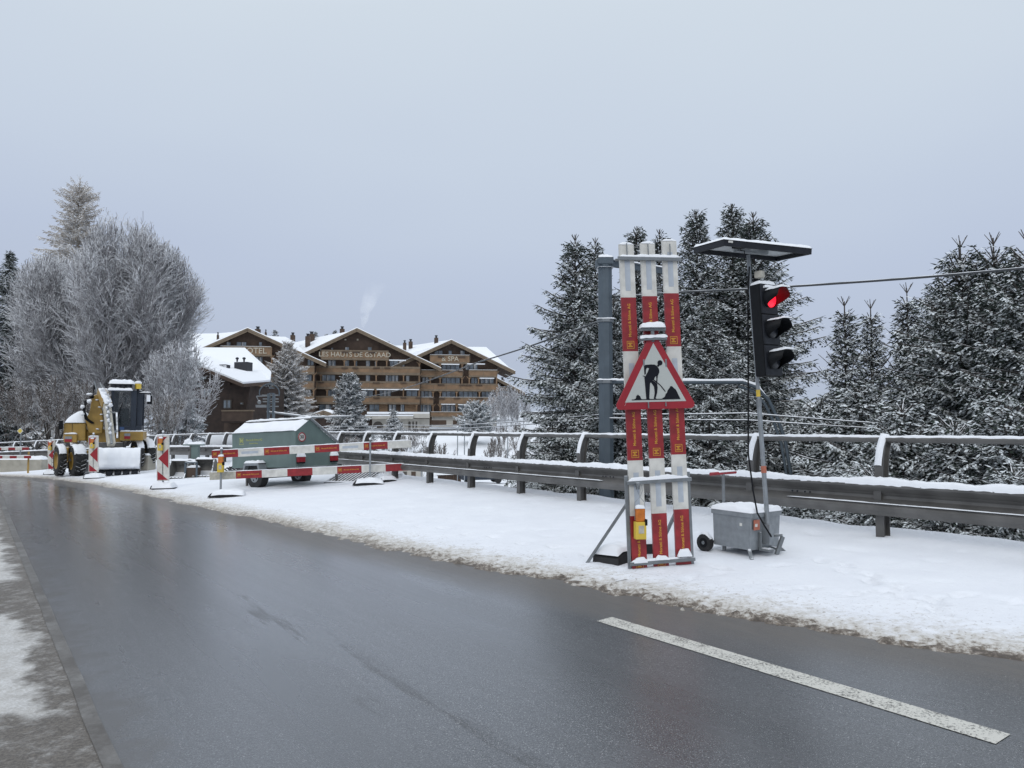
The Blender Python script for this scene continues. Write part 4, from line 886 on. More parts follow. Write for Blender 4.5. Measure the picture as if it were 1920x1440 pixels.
# pile of folded steel grating
gt = thing('steel_grating', 'ribbed steel grating under snow lying between the trailer and the guardrail', 'grating', Matrix.Translation(q4(655, 899, 21.6)) @ Matrix.Rotation(R(-6), 4, 'Z') @ Matrix.Rotation(R(12), 4, 'X'))
m = MB()
for i in range(12): x = -.55 + i * .095; m.bar((x, -.35, .05), (x + .22, .32, .14), .03, .03, 'rail_steel')
m.bar((-.60, -.36, .04), (.55, -.36, .04), .05, .05, 'galv'); m.bar((-.38, .33, .14), (.75, .33, .14), .05, .05, 'galv'); m.build('bars', gt)
m = MB(); m.ridge([(-.6, -.36, .07), (.55, -.36, .07)], .06, .03, seed=1); m.ridge([(-.38, .33, .17), (.75, .33, .17)], .08, .05, seed=1)
for i in range(12): x = -.55 + i * .095; m.ridge([(x, -.33, .068), (x + .22, .32, .155)], .028, .018, seed=i)
m.build('snow_cap', gt)
m = MB()
for i in range(7):
    a = q4(440 + i * 5, 885, 25 + i * .2); pts = [a + Vector((.5 * math.sin(i + k * .9), .2 * math.cos(k * 1.3 + i), .05 + .22 * abs(math.sin(k * .8 + i)))) for k in range(7)]; m.tube(pts, .02, 'black_plastic', 6)
o = m.build('hose_bundle'); tag(o, 'tangle of black hoses poking out of the snow left of the green trailer', 'hoses')

# ------------------------------------------------------------------ site trailer
C0 = at(555, 881, 20.3)
TM = frame((C0.x, C0.y, G(C0.x, C0.y) - .03), (-.82, .57, -.035))   # x along the side towards the drawbar
Rv = TM.to_3x3() @ Vector((0, 1, 0)); 
# frame() gives y = z cross x; make sure y points away to the right
tr = thing('site_trailer', 'green steel builders trailer with snowy sloping roof, twin tail lamps and a speed limit disc', 'trailer', TM)
ysg = 1 if Rv.x > 0 else -1
Wt, Lt = 1.45 * ysg, 2.72
def TP(x, y, z): return (x, y * ysg, z)
zb, zs, zr = .56, 1.53, 1.83
sec = [(0, zb), (0, zs), (.42, zr - .02), (.50, zr), (1.45, zs - .36), (1.45, zb)]
m = MB(); n = len(sec); vs = [TP(0, a, b) for a, b in sec] + [TP(Lt, a, b) for a, b in sec]
m.add(vs, [tuple(range(n)), tuple(range(2 * n - 1, n - 1, -1))] + [(i, (i + 1) % n, n + (i + 1) % n, n + i)[::-1] for i in range(n)], 'trailer_green'); m.build('body', tr, .015)
m = MB(); m.bx(0 - .01, Lt + .01, min(0, -.012 * ysg) , max(0, -.012 * ysg), 1.10, 1.13, 'trailer_green'); m.build('seam', tr)
m = MB(); m.bar(TP(-.03, .50, zr + .02), TP(-.03, 1.48, zs - .34), .03, .06, 'galv_plain'); m.bar(TP(-.03, .50, zr + .02), TP(Lt, .50, zr + .02), .05, .05, 'rail_steel'); m.build('roof_edge', tr)
m = MB()
vs = []; nx, ny = 50, 12
for j in range(ny + 1):
    for i in range(nx + 1):
        x = -.02 + (Lt + .04) * i / nx; y = -.03 + .46 * j / ny; z = zs + (zr - .02 - zs) * max(0, y) / .42
        e = min(i, nx - i, j + .5, ny - j) / 2; k = min(1, e)
        vs.append(TP(x, y, z + .075 * k * (1 + .35 * noise.noise(Vector((x * 3, y * 4, 0)))) - .01))
m.add(vs, [(j * (nx + 1) + i, j * (nx + 1) + i + 1, (j + 1) * (nx + 1) + i + 1, (j + 1) * (nx + 1) + i) for j in range(ny) for i in range(nx)], 'snow', True)
m.ridge([TP(-.03, .50, zr + .045), TP(Lt, .50, zr + .045)], .09, .05, seed=2, sag=.01); m.ridge([TP(-.03, .52, zr + .03), TP(-.03, 1.48, zs - .31)], .04, .02, seed=2); m.build('snow_cap', tr)
for x_, y_ in ((1.54, -.02), (1.54, 1.47)):
    c = Vector(TP(x_, y_, .34)); dy = Vector((0, .11 * ysg, 0)); mm = MB(); mm.cyl(c - dy, c + dy, .33, 'rubber_plain', 28); wh = mm.build('wheel', tr, .03)
    mm = MB(); e = Vector((0, .115 * ysg, 0)); mm.cyl(c - e, c + e, .17, 'galv_plain', 20); mm.cyl(c - e * 1.15, c + e * 1.15, .05, 'galv', 10)
    for a in range(5): q = c + Vector((.11 * math.cos(a * 1.257), 0, .11 * math.sin(a * 1.257))); mm.cyl(q - e * 1.02, q + e * 1.02, .025, 'black_plastic', 8)
    mm.build('rim', wh)
mm = MB(); fpr = [(a + .52, b) for a, b in [(.62, .42), (.70, .66), (.76, .70), (1.28, .70), (1.34, .66), (1.42, .42), (1.36, .42), (1.27, .63), (.77, .63), (.68, .42)]]
ya, yb = sorted((-.24 * ysg, 0)); mm.prism(fpr, ya, yb, 'galv_plain'); mm.build('mudguard', tr)
mm = MB(); mm.pad(1.22, 1.86, ya, yb, .70, .06, step=.04, seed=2); mm.build('snow_cap', tr)
for y_ in (.15, 1.30):
    mm = MB(); a, b = sorted(((y_ - .12) * ysg, (y_ + .12) * ysg)); mm.bx(-.08, 0, a, b, .70, .84, 'red_print'); mm.bx(-.07, 0, a, b, .66, .70, 'black_plastic'); tlm = mm.build('tail_lamp', tr, .01)
    mm = MB(); mm.pad(-.10, .02, a - .01, b + .01, .84, .11, step=.025, seed=y_, edge=.05); mm.build('snow_cap', tlm)
mm = MB(); c = Vector(TP(-.012, .20, 1.36)); mm.cyl(c, c + Vector((-.01, 0, 0)), .125, 'white_board', 24); rg = mm.build('speed_disc', tr)
mm = MB(); mm.lathe([(.125, -.024), (.125, -.030), (.10, -.030), (.10, -.024)], 'red_print', 28, Matrix.Translation(c + Vector((.012, 0, 0)))); mm.build('disc_rim', rg)
Mt = Matrix.Translation(c + Vector((-.014, 0, 0))) @ (Matrix(((0, 0, -1, 0), (1 * ysg, 0, 0, 0), (0, 1, 0, 0), (0, 0, 0, 1))))
mm = MB(); mm.text('30', .13, 'black_print', Mt, .001, .002); mm.build('number', rg)
mm = MB(); Ms = Matrix.Translation(Vector(TP(2.0, -.006, 1.30))) @ Matrix(((-1, 0, 0, 0), (0, 0, 0, 0), (0, 1, 0, 0), (0, 0, 0, 1)))
Ms = Matrix.Translation(Vector(TP(1.72, -.006, 1.33))) @ Matrix(((-1, 0, 0, 0), (0, 0, -ysg, 0), (0, 1, 0, 0), (0, 0, 0, 1)))
mm.text('Moratti & Söhne AG', .085, 'trailer_print', Ms, .001); mm.text('Bauunternehmung', .05, 'trailer_print', Ms @ Matrix.Translation((-.02, -.09, 0)), .001)
mm.text('M', .16, 'trailer_print', Ms @ Matrix.Translation((-.56, -.02, 0)), .001, .004)
for x0, x1, z0, z1 in ((-.66, -.46, .06, .07), (-.66, -.46, -.12, -.11), (-.66, -.65, -.12, .07), (-.47, -.46, -.12, .07)): mm.add([Ms @ Vector(v) for v in ((x0, z0, .001), (x1, z0, .001), (x1, z1, .001), (x0, z1, .001))], [(0, 1, 2, 3)], 'trailer_print')
mm.build('lettering', tr)
for a, b in ((TP(-.05, 1.35, .50), TP(-.10, 1.35, .02)), (TP(2.25, .15, .56), TP(2.25, .15, .02))):
    mm = MB(); mm.bar(a, b, .05, .05, 'rail_steel'); mm.build('support_leg', tr)
mm = MB(); mm.bar(TP(Lt, .8, .50), TP(Lt + 1.3, .8, .42), .09, .09, 'rail_steel'); mm.bar(TP(0, .3, .53), TP(Lt, .3, .53), .08, .06, 'rail_steel'); mm.bar(TP(0, 1.3, .53), TP(Lt, 1.3, .53), .08, .06, 'rail_steel'); mm.bar(TP(1.54, 0, .30), TP(1.54, 1.4, .30), .07, .07, 'rail_steel'); mm.bx(-.1, 0, -.02 if ysg > 0 else -1.4, 1.4 if ysg > 0 else .02, .52, .58, 'galv'); mm.build('chassis', tr)

# ------------------------------------------------------------------ wheeled excavator
EP = at(190, 892, 30.5); EP.z = G(EP.x, EP.y) - .02
K = .003285 * 30.5 / 31
ex_ = thing('wheeled_excavator', 'snow covered yellow wheeled excavator with its arm folded down onto a wide front bucket', 'excavator', Matrix.Translation(EP) @ Matrix.Rotation(R(23), 4, 'Z'))
e = lambda X_, Y_, d=0: Vector(((X_ - 720) * K, d, (1292 - Y_) * K))
def ebox(m, X0, X1, Y0, Y1, d0, d1, mt): a, b = e(X0, Y1), e(X1, Y0); m.bx(a.x, b.x, d0, d1, a.z, b.z, mt)
def epad(m, X0, X1, Y, d0, d1, h, seed=1, edge=.06): a, b = e(X0, Y), e(X1, Y); m.pad(a.x, b.x, d0, d1, a.z, h, step=.05, seed=seed, edge=edge)
RW = Matrix.Rotation(R(20), 4, 'Z')
for i, (X_, d, tw, bot) in enumerate(((262, .30, .26, 1296), (460, -.10, .42, 1300), (1100, .5, .26, 1240), (1215, .75, .3, 1240), (300, 2.6, .3, 1240), (1150, 3.1, .3, 1230))):
    c = e(X_, bot, d) + Vector((0, 0, .57)); ax = RW.to_3x3() @ Vector((1, 0, 0)); m = MB()
    Mw = Matrix.Translation(c) @ RW
    m.lathe([(.30, -tw / 2), (.50, -tw / 2), (.565, -tw * .38), (.575, 0), (.565, tw * .38), (.50, tw / 2), (.30, tw / 2)], 'rubber', 32, Mw)
    for k in range(22):
        a = k * 2 * math.pi / 22
        for sgn in (-1, 1):
            q = Mw @ Matrix.Rotation(a + (.14 if sgn > 0 else 0), 4, 'X'); m.M = q; m.box((sgn * tw * .24, 0, .575), (tw * .46, .055, .05), 'rubber', Matrix.Rotation(R(25) * sgn, 3, 'Z')); m.M = Matrix.Identity(4)
    wh = m.build('wheel', ex_); m = MB()
    m.lathe([(.0, -tw / 2 + .06), (.12, -tw / 2 + .05), (.26, -tw / 2 + .08), (.31, -tw / 2), (.34, -tw / 2 - .005)], 'digger_yellow', 24, Mw); m.lathe([(0, tw / 2 - .03), (.34, tw / 2)], 'digger_yellow', 20, Mw); m.build('rim', wh)
    m = MB(); m.M = Mw; vs = []; nn_ = 14
    for a in range(nn_ + 1):
        an = R(-62 + 124 * a / nn_); ed = math.sin(math.pi * a / nn_) ** .5 if 0 < a < nn_ else 0
        for b in range(7):
            x = (b / 6 - .5) * tw * 1.02; r_ = .60 - (.06 if b in (0, 6) else 0) + .05 * ed * (1 + .8 * noise.noise(Vector((a * .9, b * .8, i)))); vs.append((x, -r_ * math.sin(an), r_ * math.cos(an)))
    m.add(vs, [(a * 7 + b, a * 7 + b + 1, a * 7 + b + 8, a * 7 + b + 7) for a in range(nn_) for b in range(6)], 'snow', True); m.build('snow_cap', wh)
m = MB(); ebox(m, 330, 1180, 1040, 1130, .1, 3.0, 'digger_grey'); ebox(m, 280, 360, 960, 1130, .0, .5, 'digger_yellow'); ebox(m, 480, 1130, 1000, 1060, .4, 2.6, 'digger_yellow'); m.build('chassis', ex_, .02)
m = MB(); ebox(m, 430, 1130, 1130, 1250, -.45, -.2, 'digger_grey'); m.bar(e(500, 1100, .2), e(520, 1190, -.3), .12, .12, 'digger_grey'); m.bar(e(1040, 1100, .2), e(1020, 1190, -.3), .12, .12, 'digger_grey'); db = m.build('dozer_blade', ex_, .015)
m = MB(); epad(m, 430, 1130, 1130, -.46, -.2, .06); m.build('snow_cap', db)
m = MB(); ebox(m, 560, 940, 905, 990, .6, 2.2, 'digger_grey'); m.build('slewing_ring', ex_, .02)
m = MB(); ebox(m, 290, 525, 665, 885, .3, 3.0, 'digger_yellow'); ebox(m, 300, 440, 800, 905, .2, .5, 'digger_yellow'); ebox(m, 910, 1170, 770, 885, -.05, 3.0, 'digger_yellow'); ebox(m, 525, 910, 740, 905, .6, 3.1, 'digger_yellow'); up_ = m.build('upper_body', ex_, .04)
m = MB(); ebox(m, 380, 384, 670, 880, .29, .31, 'black_metal'); ebox(m, 310, 385, 830, 862, .17, .20, 'galv_plain'); ebox(m, 310, 385, 862, 895, .17, .20, 'red_print'); ebox(m, 960, 1025, 795, 828, -.075, -.05, 'galv_plain'); ebox(m, 960, 1025, 828, 862, -.075, -.05, 'red_print'); m.build('head_lamp', up_)
m = MB(); a, b = e(300, 662), e(520, 662); vs = []
nx, ny = 14, 18
for j in range(ny + 1):
    for i in range(nx + 1):
        u, v = i / nx, j / ny; k = max(0, 1 - (2 * u - 1) ** 4) * max(0, 1 - (2 * v - 1) ** 6); hh_ = (1292 - 520) * K - a.z
        vs.append((a.x + (b.x - a.x) * u, .25 + 2.6 * v, a.z + hh_ * (k ** .5) * min(1, .45 + u) * (1 + .1 * noise.noise(Vector((u * 3, v * 3, 1))))))
m.add(vs, [(j * (nx + 1) + i, j * (nx + 1) + i + 1, (j + 1) * (nx + 1) + i + 1, (j + 1) * (nx + 1) + i) for j in range(ny) for i in range(nx)], 'snow', True); epad(m, 295, 440, 800, .18, .42, .05); epad(m, 910, 1170, 770, -.05, .3, .06); m.build('snow_cap', up_)
m = MB(); m.bar(e(285, 640, .2), e(275, 720, .2), .03, .03, 'black_metal'); ebox(m, 245, 285, 640, 745, .15, .25, 'black_plastic'); m.build('mirror', ex_)
# cab
m = MB(); ebox(m, 800, 835, 262, 770, .0, .08, 'navy_metal'); ebox(m, 1020, 1085, 262, 770, -.02, .1, 'navy_metal'); ebox(m, 1085, 1150, 262, 760, .1, .2, 'navy_metal'); ebox(m, 790, 1150, 700, 772, .0, 1.6, 'navy_metal'); ebox(m, 785, 1060, 180, 262, -.08, 1.6, 'digger_grey'); ebox(m, 1130, 1155, 262, 760, 1.4, 1.5, 'navy_metal'); ebox(m, 800, 850, 262, 760, 1.6, 1.66, 'navy_metal'); ebox(m, 1100, 1150, 262, 760, 1.6, 1.66, 'navy_metal'); ebox(m, 800, 1150, 600, 760, 1.6, 1.66, 'navy_metal'); cb = m.build('cab', ex_, .02)
m = MB(); ebox(m, 830, 1025, 265, 705, .03, .05, 'cab_glass'); ebox(m, 1088, 1128, 275, 700, .21, 1.4, 'cab_glass'); m.build('windscreen', cb)
m = MB(); m.bar(e(850, 690, .0), e(930, 420, .0), .03, .03, 'black_plastic'); m.bar(e(985, 480, .4), e(1000, 640, .4), .04, .04, 'black_plastic'); m.build('wiper', cb)
m = MB(); ebox(m, 880, 980, 480, 660, .9, 1.3, 'black_plastic'); m.build('seat', cb)
m = MB(); ebox(m, 905, 955, 715, 750, -.02, -.005, 'blue_paint'); m.build('sticker', cb)
m = MB(); ebox(m, 800, 1030, 190, 235, -.10, -.08, 'black_plastic'); 
for X_ in (825, 875, 930, 990): m.cyl(e(X_, 215, -.13), e(X_, 215, -.10), .06, 'lens_dark', 12)
m.build('work_lamp', cb)
m = MB(); epad(m, 770, 1050, 182, -.14, 1.6, .16, 3, .15); epad(m, 760, 1040, 262, -.22, -.08, .09, 4, .04); m.bx(*[v for v in (e(760, 262).x, e(1040, 262).x)], -.2, -.08, e(0, 268).z, e(0, 255).z, 'snow'); m.build('snow_cap', cb)
m = MB(); q = e(1095, 240, .1); m.cyl(q, q + Vector((0, 0, .2)), .12, 'amber', 16); m.ball(q + Vector((0, 0, .18)), .12, 'lamp_yellow', 14, 8); m.cyl(q - Vector((0, 0, .1)), q, .05, 'black_metal', 8); bc = m.build('beacon_lamp', ex_, .01); bc.data.materials[0] = MT['lamp_yellow']
m = MB(); m.ball(q + Vector((0, 0, .25)), .14, 'snow', 12, 8, (1, 1, .5)); m.build('snow_cap', bc)
m = MB(); m.bar(e(1110, 295, .1), e(1240, 295, -.1), .03, .03, 'black_metal'); m.bar(e(1240, 295, -.1), e(1240, 330, -.1), .03, .03, 'black_metal'); ebox(m, 1205, 1260, 325, 430, -.14, -.06, 'black_plastic'); mr = m.build('mirror', ex_)
m = MB(); m.ridge([e(1110, 285, .1), e(1245, 285, -.1)], .05, .035, seed=1); ebox(m, 1198, 1240, 318, 400, -.17, -.14, 'snow'); m.build('snow_cap', mr)
# boom, stick, rams
m = MB(); bp = [(520, 640), (560, 520), (585, 330), (640, 310), (668, 420), (700, 520), (712, 640), (705, 790), (650, 800), (560, 790)]
m.prism([((X_ - 720) * K, (1292 - Y_) * K) for X_, Y_ in bp], .35, .75, 'digger_yellow'); bm = m.build('boom', ex_, .03)
m = MB(); m.bar(e(690, 270, .3), e(765, 450, -.35), .34, .3, 'digger_yellow'); m.bar(e(765, 440, -.35), e(850, 930, -1.25), .26, .24, 'old_board'); m.bar(e(775, 460, -.52), e(856, 915, -1.40), .08, .08, 'galv'); sk_ = m.build('stick', ex_, .02)
m = MB()
pts = [e(680, 285, .2), e(740, 400, -.3), e(770, 470, -.45)]; m.ridge([p + Vector((.02, -.1, .12)) for p in pts], .20, .07, seed=3, step=.05, sag=.01); pts = [e(770, 480, -.55), e(810, 640, -.85), e(850, 800, -1.15), e(868, 925, -1.40)]
[m.ball(pts[0].lerp(pts[-1], (k + .3) / 9) + Vector((.04 * math.sin(k * 2), -.06, .02)), .055, 'snow', 10, 6, (.8, .7, 1.2), .9) for k in range(7)]
for k in range(5): m.ball(e(700 + k * 26, 300 + k * 48, .05 - k * .14) + Vector((.03, -.12, .12)), .085, 'snow', 10, 6, lump=.6)
m.build('snow_cap', sk_)
m = MB(); m.bar(e(800, 530, -.6), e(880, 545, -.65), .05, .05, 'galv'); m.bar(e(880, 540, -.65), e(905, 850, -1.1), .06, .06, 'digger_grey'); m.bar(e(745, 560, -.5), e(800, 900, -1.1), .05, .05, 'digger_grey'); m.bar(e(800, 780, -1.0), e(900, 770, -1.0), .06, .10, 'galv'); m.build('bucket_linkage', ex_)
m = MB(); m.tube([e(595, 145, .5), e(640, 290, .4), e(745, 560, -.2)], .03, 'galv', 8); m.tube([e(660, 170, .5), e(720, 280, .3)], .035, 'galv', 8); m.tube([e(600, 150, .5), e(592, 300, .5)], .02, 'black_plastic', 6); ebox(m, 590, 612, 200, 250, .45, .55, 'black_plastic'); m.build('hydraulic_ram', ex_)
m = MB()
for k in range(5): m.tube([e(600, 320 + 8 * k, .3), e(550 - 10 * k, 380 + 5 * k, .15), e(500 + 5 * k, 500 + 8 * k, .1), e(520 + 8 * k, 620, .2), e(590 + 6 * k, 670, .3)], .024, 'black_plastic', 6)
m.build('hose', ex_)
m = MB(); m.ball(e(555, 312, .3), .1, 'snow', 10, 6, (1.2, 1, .5)); m.ball(e(560, 400, .15), .1, 'snow', 10, 6, (1, 1, .9), .4); m.ball(e(490, 470, .1), .08, 'snow', 10, 6, lump=.5); m.ball(e(495, 560, .1), .07, 'snow', 10, 6, lump=.5)
for X_, Y_ in ((640, 380), (668, 470), (690, 560), (700, 640), (655, 740)): m.ball(e(X_, Y_, .32), .05, 'snow', 8, 6, (1.2, 1, .6), .5)
m.build('snow_cap', bm)
# bucket
bk = [(-1.28, .93), (-1.55, 1.05), (-1.72, .98), (-1.86, .70), (-1.90, .42), (-1.84, .25), (-1.77, .19), (-1.74, .22), (-1.80, .27), (-1.86, .42), (-1.82, .70), (-1.70, .93), (-1.55, 1.0), (-1.30, .88)]
X0, X1 = e(722, 0).x, e(1160, 0).x
m = MB(); m.prism(bk, X0, X1, 'digger_grey', 'yz')
side = [(-1.28, .93), (-1.55, 1.05), (-1.72, .98), (-1.86, .70), (-1.90, .38), (-1.82, .14), (-1.2, .25), (-1.05, .6)]
m.prism(side, X0 - .03, X0 + .01, 'digger_grey', 'yz'); m.prism(side, X1 - .01, X1 + .03, 'digger_grey', 'yz')
bo = m.build('bucket', ex_)
for k in range(5):
    x = X0 + (X1 - X0) * (k + .5) / 5; mm = MB(); mm.bar((x, -1.78, .24), (x, -2.02, .10), .22, .10, 'black_metal'); mm.bar((x, -1.98, .13), (x, -2.10, .08), .13, .06, 'black_metal'); mm.build('tooth', bo)
m = MB(); vs = []; nx, pr = 30, [(-1.25, .95, .05), (-1.45, 1.04, .09), (-1.60, 1.05, .10), (-1.74, .98, .10), (-1.84, .82, .07), (-1.90, .65, .06), (-1.90, .50, .03), (-1.94, .40, .13), (-1.93, .31, .10), (-1.86, .27, .02)]
for j, (y, z, th_) in enumerate(pr):
    for i in range(nx + 1):
        x = X0 - .03 + (X1 - X0 + .06) * i / nx; nn2 = th_ * (1 + .9 * noise.noise(Vector((x * 3, j * .6, 2))) + .8 * noise.noise(Vector((x * 7, j * 1.3, 5))))
        vs.append((x, y - nn2 * .8, z + nn2 * .3))
m.add(vs, [(j * (nx + 1) + i, j * (nx + 1) + i + 1, (j + 1) * (nx + 1) + i + 1, (j + 1) * (nx + 1) + i) for j in range(len(pr) - 1) for i in range(nx)], 'snow', True); m.build('snow_cap', bo)
# priority road sign far left
ps = thing('priority_sign', 'small yellow diamond sign with white border under the bare trees at the far left', 'road sign', Matrix.Translation(at(38, 835, 43)))
m = MB(); c = at(38, 808, 43) - at(38, 835, 43); m.cyl((0, .03, -1.5), (0, .03, c.z), .035, 'galv', 8); m.build('post', ps)
m = MB(); r_ = .175; m.prism([(c.x + r_ * a, c.z + r_ * b) for a, b in ((-1, 0), (0, -1), (1, 0), (0, 1))], -.02, 0, 'white_board'); r_ = .13; m.prism([(c.x + r_ * a, c.z + r_ * b) for a, b in ((-1, 0), (0, -1), (1, 0), (0, 1))], -.03, -.02, 'sign_yellow'); m.build('sign_plate', ps)

# ------------------------------------------------------------------ buildings
class Facade:
    """a building front measured in photo units: origin at the apex column, X to the right, Z up, y away from the road"""
    def __init__(s, name, label, cat, cxy, Y0, ang, ap, scale, off):
        s.k, s.off = scale, off; s.ang = ang
        s.X0 = (s.px(ap) - 960) / FPX * Y0; s.Y0 = Y0
        s.c, s.s = math.cos(ang), math.sin(ang)
        s.M = Matrix(((s.c, -s.s, 0, s.X0), (s.s, s.c, 0, Y0), (0, 0, 1, 0), (0, 0, 0, 1)))
        s.root = thing(name, label, cat, s.M)
    def px(s, X_): return s.off[0] + X_ / s.k
    def py(s, Y_): return s.off[1] + Y_ / s.k
    def u(s, X_, d=0):
        t = (s.px(X_) - 960) / FPX; # (X0+u c - d s) = t (Y0+u s + d c)
        return (t * (s.Y0 + d * s.c) - s.X0 + d * s.s) / (s.c - t * s.s)
    def P(s, X_, Y_, d=0):
        u = s.u(X_, d); return Vector((u, d, 1.6 + (803 - s.py(Y_)) * (s.Y0 + u * s.s + d * s.c) / FPX))
    def box(s, m, X0, X1, Y0, Y1, d0, d1, mt):
        a, b = s.P(X0, Y1, d0), s.P(X1, Y0, d0); m.bx(a.x, b.x, d0, d1, a.z, b.z, mt); return m
    def part(s, name, X0, X1, Y0, Y1, d0, d1, mt, parent=None): return s.box(MB(), X0, X1, Y0, Y1, d0, d1, mt).build(name, parent or s.root)
    def slab(s, name, pts, th, mt, parent=None, back=None):
        """a roof plane through points (X,Y,d), with thickness"""
        a = [s.P(*p) for p in pts]; m = MB(); n = len(a); b = [p - Vector((0, 0, th)) for p in a]
        m.add(a + b, [tuple(range(n)), tuple(range(2 * n - 1, n - 1, -1))] + [(i, (i + 1) % n, n + (i + 1) % n, n + i)[::-1] for i in range(n)], mt); return m.build(name, parent or s.root)
    def window(s, X0, X1, Y0, Y1, d=.02, mull=1):
        o = s.part('window', X0, X1, Y0, Y1, d - .10, d + .1, 'window_frame')
        a, b = s.P(X0, Y1, d), s.P(X1, Y0, d); n = mull + 1; w_ = (b.x - a.x)
        m = MB()
        for i in range(n): m.bx(a.x + w_ * i / n + .07, a.x + w_ * (i + 1) / n - .07, d - .13, d - .095, a.z + .1, b.z - .1, 'window_glass')
        m.build('pane', o)
        if random.random() < .75:
            mc = MB()
            for i in range(n):
                if random.random() < .65:
                    f = random.uniform(.35, .8); mc.bx(a.x + w_ * i / n + .09, a.x + w_ * (i + f) / n, d - .145, d - .135, a.z + .12, b.z - .1, 'curtain')
            if mc.v: mc.build('curtain', o)
        return o
    def gable(s, apex, re, le, base, wl, wr, wallmt, oh=1.5, back=14, th=.42):
        """gable wall plus its two roof slopes with bargeboards"""
        A, Rr, L = s.P(*apex), s.P(*re), s.P(*le); b = s.P(wl, base); c = s.P(wr, base)
        def zr(x): return A.z + (Rr.z - A.z) * (x - A.x) / (Rr.x - A.x) if x > A.x else A.z + (L.z - A.z) * (x - A.x) / (L.x - A.x)
        m = MB(); x0, x1 = b.x, c.x
        m.prism([(x0, b.z), (x1, b.z), (x1, zr(x1) - .3), (A.x, A.z - .3), (x0, zr(x0) - .3)], 0, .5, wallmt)
        m.bx(x0, x0 + .3, .5, back, b.z, zr(x0) - .4, wallmt); m.bx(x1 - .3, x1, .5, back, b.z, zr(x1) - .4, wallmt); m.build('wall', s.root)
        m = MB()
        for E_ in (Rr, L):
            vs = [(A.x, -oh, A.z), (E_.x, -oh, E_.z), (E_.x, back, E_.z), (A.x, back, A.z)]; lo = [(x, y, z - th) for x, y, z in vs]
            m.add(vs + lo, [(0, 1, 2, 3), (7, 6, 5, 4), (0, 4, 5, 1), (1, 5, 6, 2), (2, 6, 7, 3), (3, 7, 4, 0)], 'wood_brown')
        rf = m.build('roof', s.root)
        m = MB()
        for E_ in (Rr, L):
            for dz, dy, h in ((.02, -.06, .34), (-.36, .0, .30)): m.bar((A.x, -oh + dy, A.z + dz - h / 2), (E_.x, -oh + dy, E_.z + dz - h / 2), .12, h, 'wood_beam')
            for t in (.25, .5, .75, .93):
                q = Vector((A.x, 0, A.z)).lerp(Vector((E_.x, 0, E_.z)), t); m.bar((q.x, -oh + .1, q.z - .62), (q.x, .2, q.z - .62), .26, .32, 'wood_brown')
        m.build('bargeboard', rf)
        m = MB()
        for E_ in (Rr, L):
            vs = []; n = 20
            for i in range(n + 1):
                t = i / n; x = A.x + (E_.x - A.x) * t; z = A.z + (E_.z - A.z) * t
                for y, h in ((-oh - .05, .03), (-oh + .05, .20), (1, .26), (back * .5, .26), (back, .25)): vs.append((x, y, z + h * (1 + .2 * noise.noise(Vector((x * .8, y, 0))))))
            m.add(vs, [(i * 5 + j, i * 5 + j + 1, i * 5 + j + 6, i * 5 + j + 5) for i in range(n) for j in range(4)], 'snow_soft', True)
        m.build('snow_cap', rf); return rf
    def balcony(s, X0, X1, Y0, Y1, txt=None, tx=None, ts=1.1, d=-1.25):
        o = s.part('balcony', X0, X1, Y0, Y1, d, d + .16, 'wood_honey')
        m = MB(); s.box(m, X0, X1, Y0 - 4, Y0 + 3, d - .06, d + .22, 'wood_beam'); s.box(m, X0, X1, Y1 - 2, Y1 + 9, d - .02, .1, 'wood_beam')
        a, b = s.P(X0, Y0 - 4), s.P(X1, Y0 - 4)
        k = max(2, int((b.x - a.x) / 2.3))
        for i in range(k + 1): x = a.x + (b.x - a.x) * i / k; m.bx(x - .04, x + .04, d - .035, d, s.P(X0, Y1).z + .06, s.P(X0, Y0).z - .03, 'wood_beam')
        m.build('handrail', o)
        m = MB(); m.bx(a.x, b.x, d - .05, d + .2, a.z, a.z + .05, 'snow_soft'); m.build('snow_cap', o)
        if txt:
            q = s.P(tx, (Y0 + Y1) / 2, d); m = MB(); m.text(txt, ts, 'letter_pale', Matrix.Translation((q.x, d - .06, q.z)) @ Matrix.Rotation(R(90), 4, 'X'), .05, .012); m.build('lettering', o)
        return o
    def post(s, X_, Y0, Y1, d=-1.15, w_=.22, mt='wood_honey'):
        a, b = s.P(X_, Y1, d), s.P(X_, Y0, d); m = MB(); m.bx(a.x - w_ / 2, a.x + w_ / 2, d, d + w_, a.z, b.z, mt)
        for sg in (-1, 1): m.bar((a.x + sg * .5, d + .1, b.z - .05), (a.x + sg * .08, d + .1, b.z - .6), .14, .12, mt)
        return m.build('post', s.root)
    def planter(s, X0, X1, Y_, d=-1.5):
        return s.part('planter', X0, X1, Y_, Y_ + 9, d, d + .25, 'wood_brown')
    def chimney(s, X0, X1, Y0, Y1, d, mt='wood_brown'):
        a, b = s.P(X0, Y1, d), s.P(X1, Y0, d); m = MB(); m.bx(a.x, b.x, d, d + 1.0, a.z - .6, b.z, mt); w_ = b.x - a.x; m.bx(a.x + w_ * .25, b.x - w_ * .25, d + .2, d + .8, b.z, b.z + .45, 'chimney_metal'); m.bx(a.x + w_ * .15, b.x - w_ * .15, d + .1, d + .9, b.z + .45, b.z + .55, 'chimney_metal'); o = m.build('chimney', s.root); return o
mat('curtain', (.42, .43, .44), .8, 0, .2, 3)
z2 = (4.571, (580, 590)); z1 = (5.333, (340, 560))
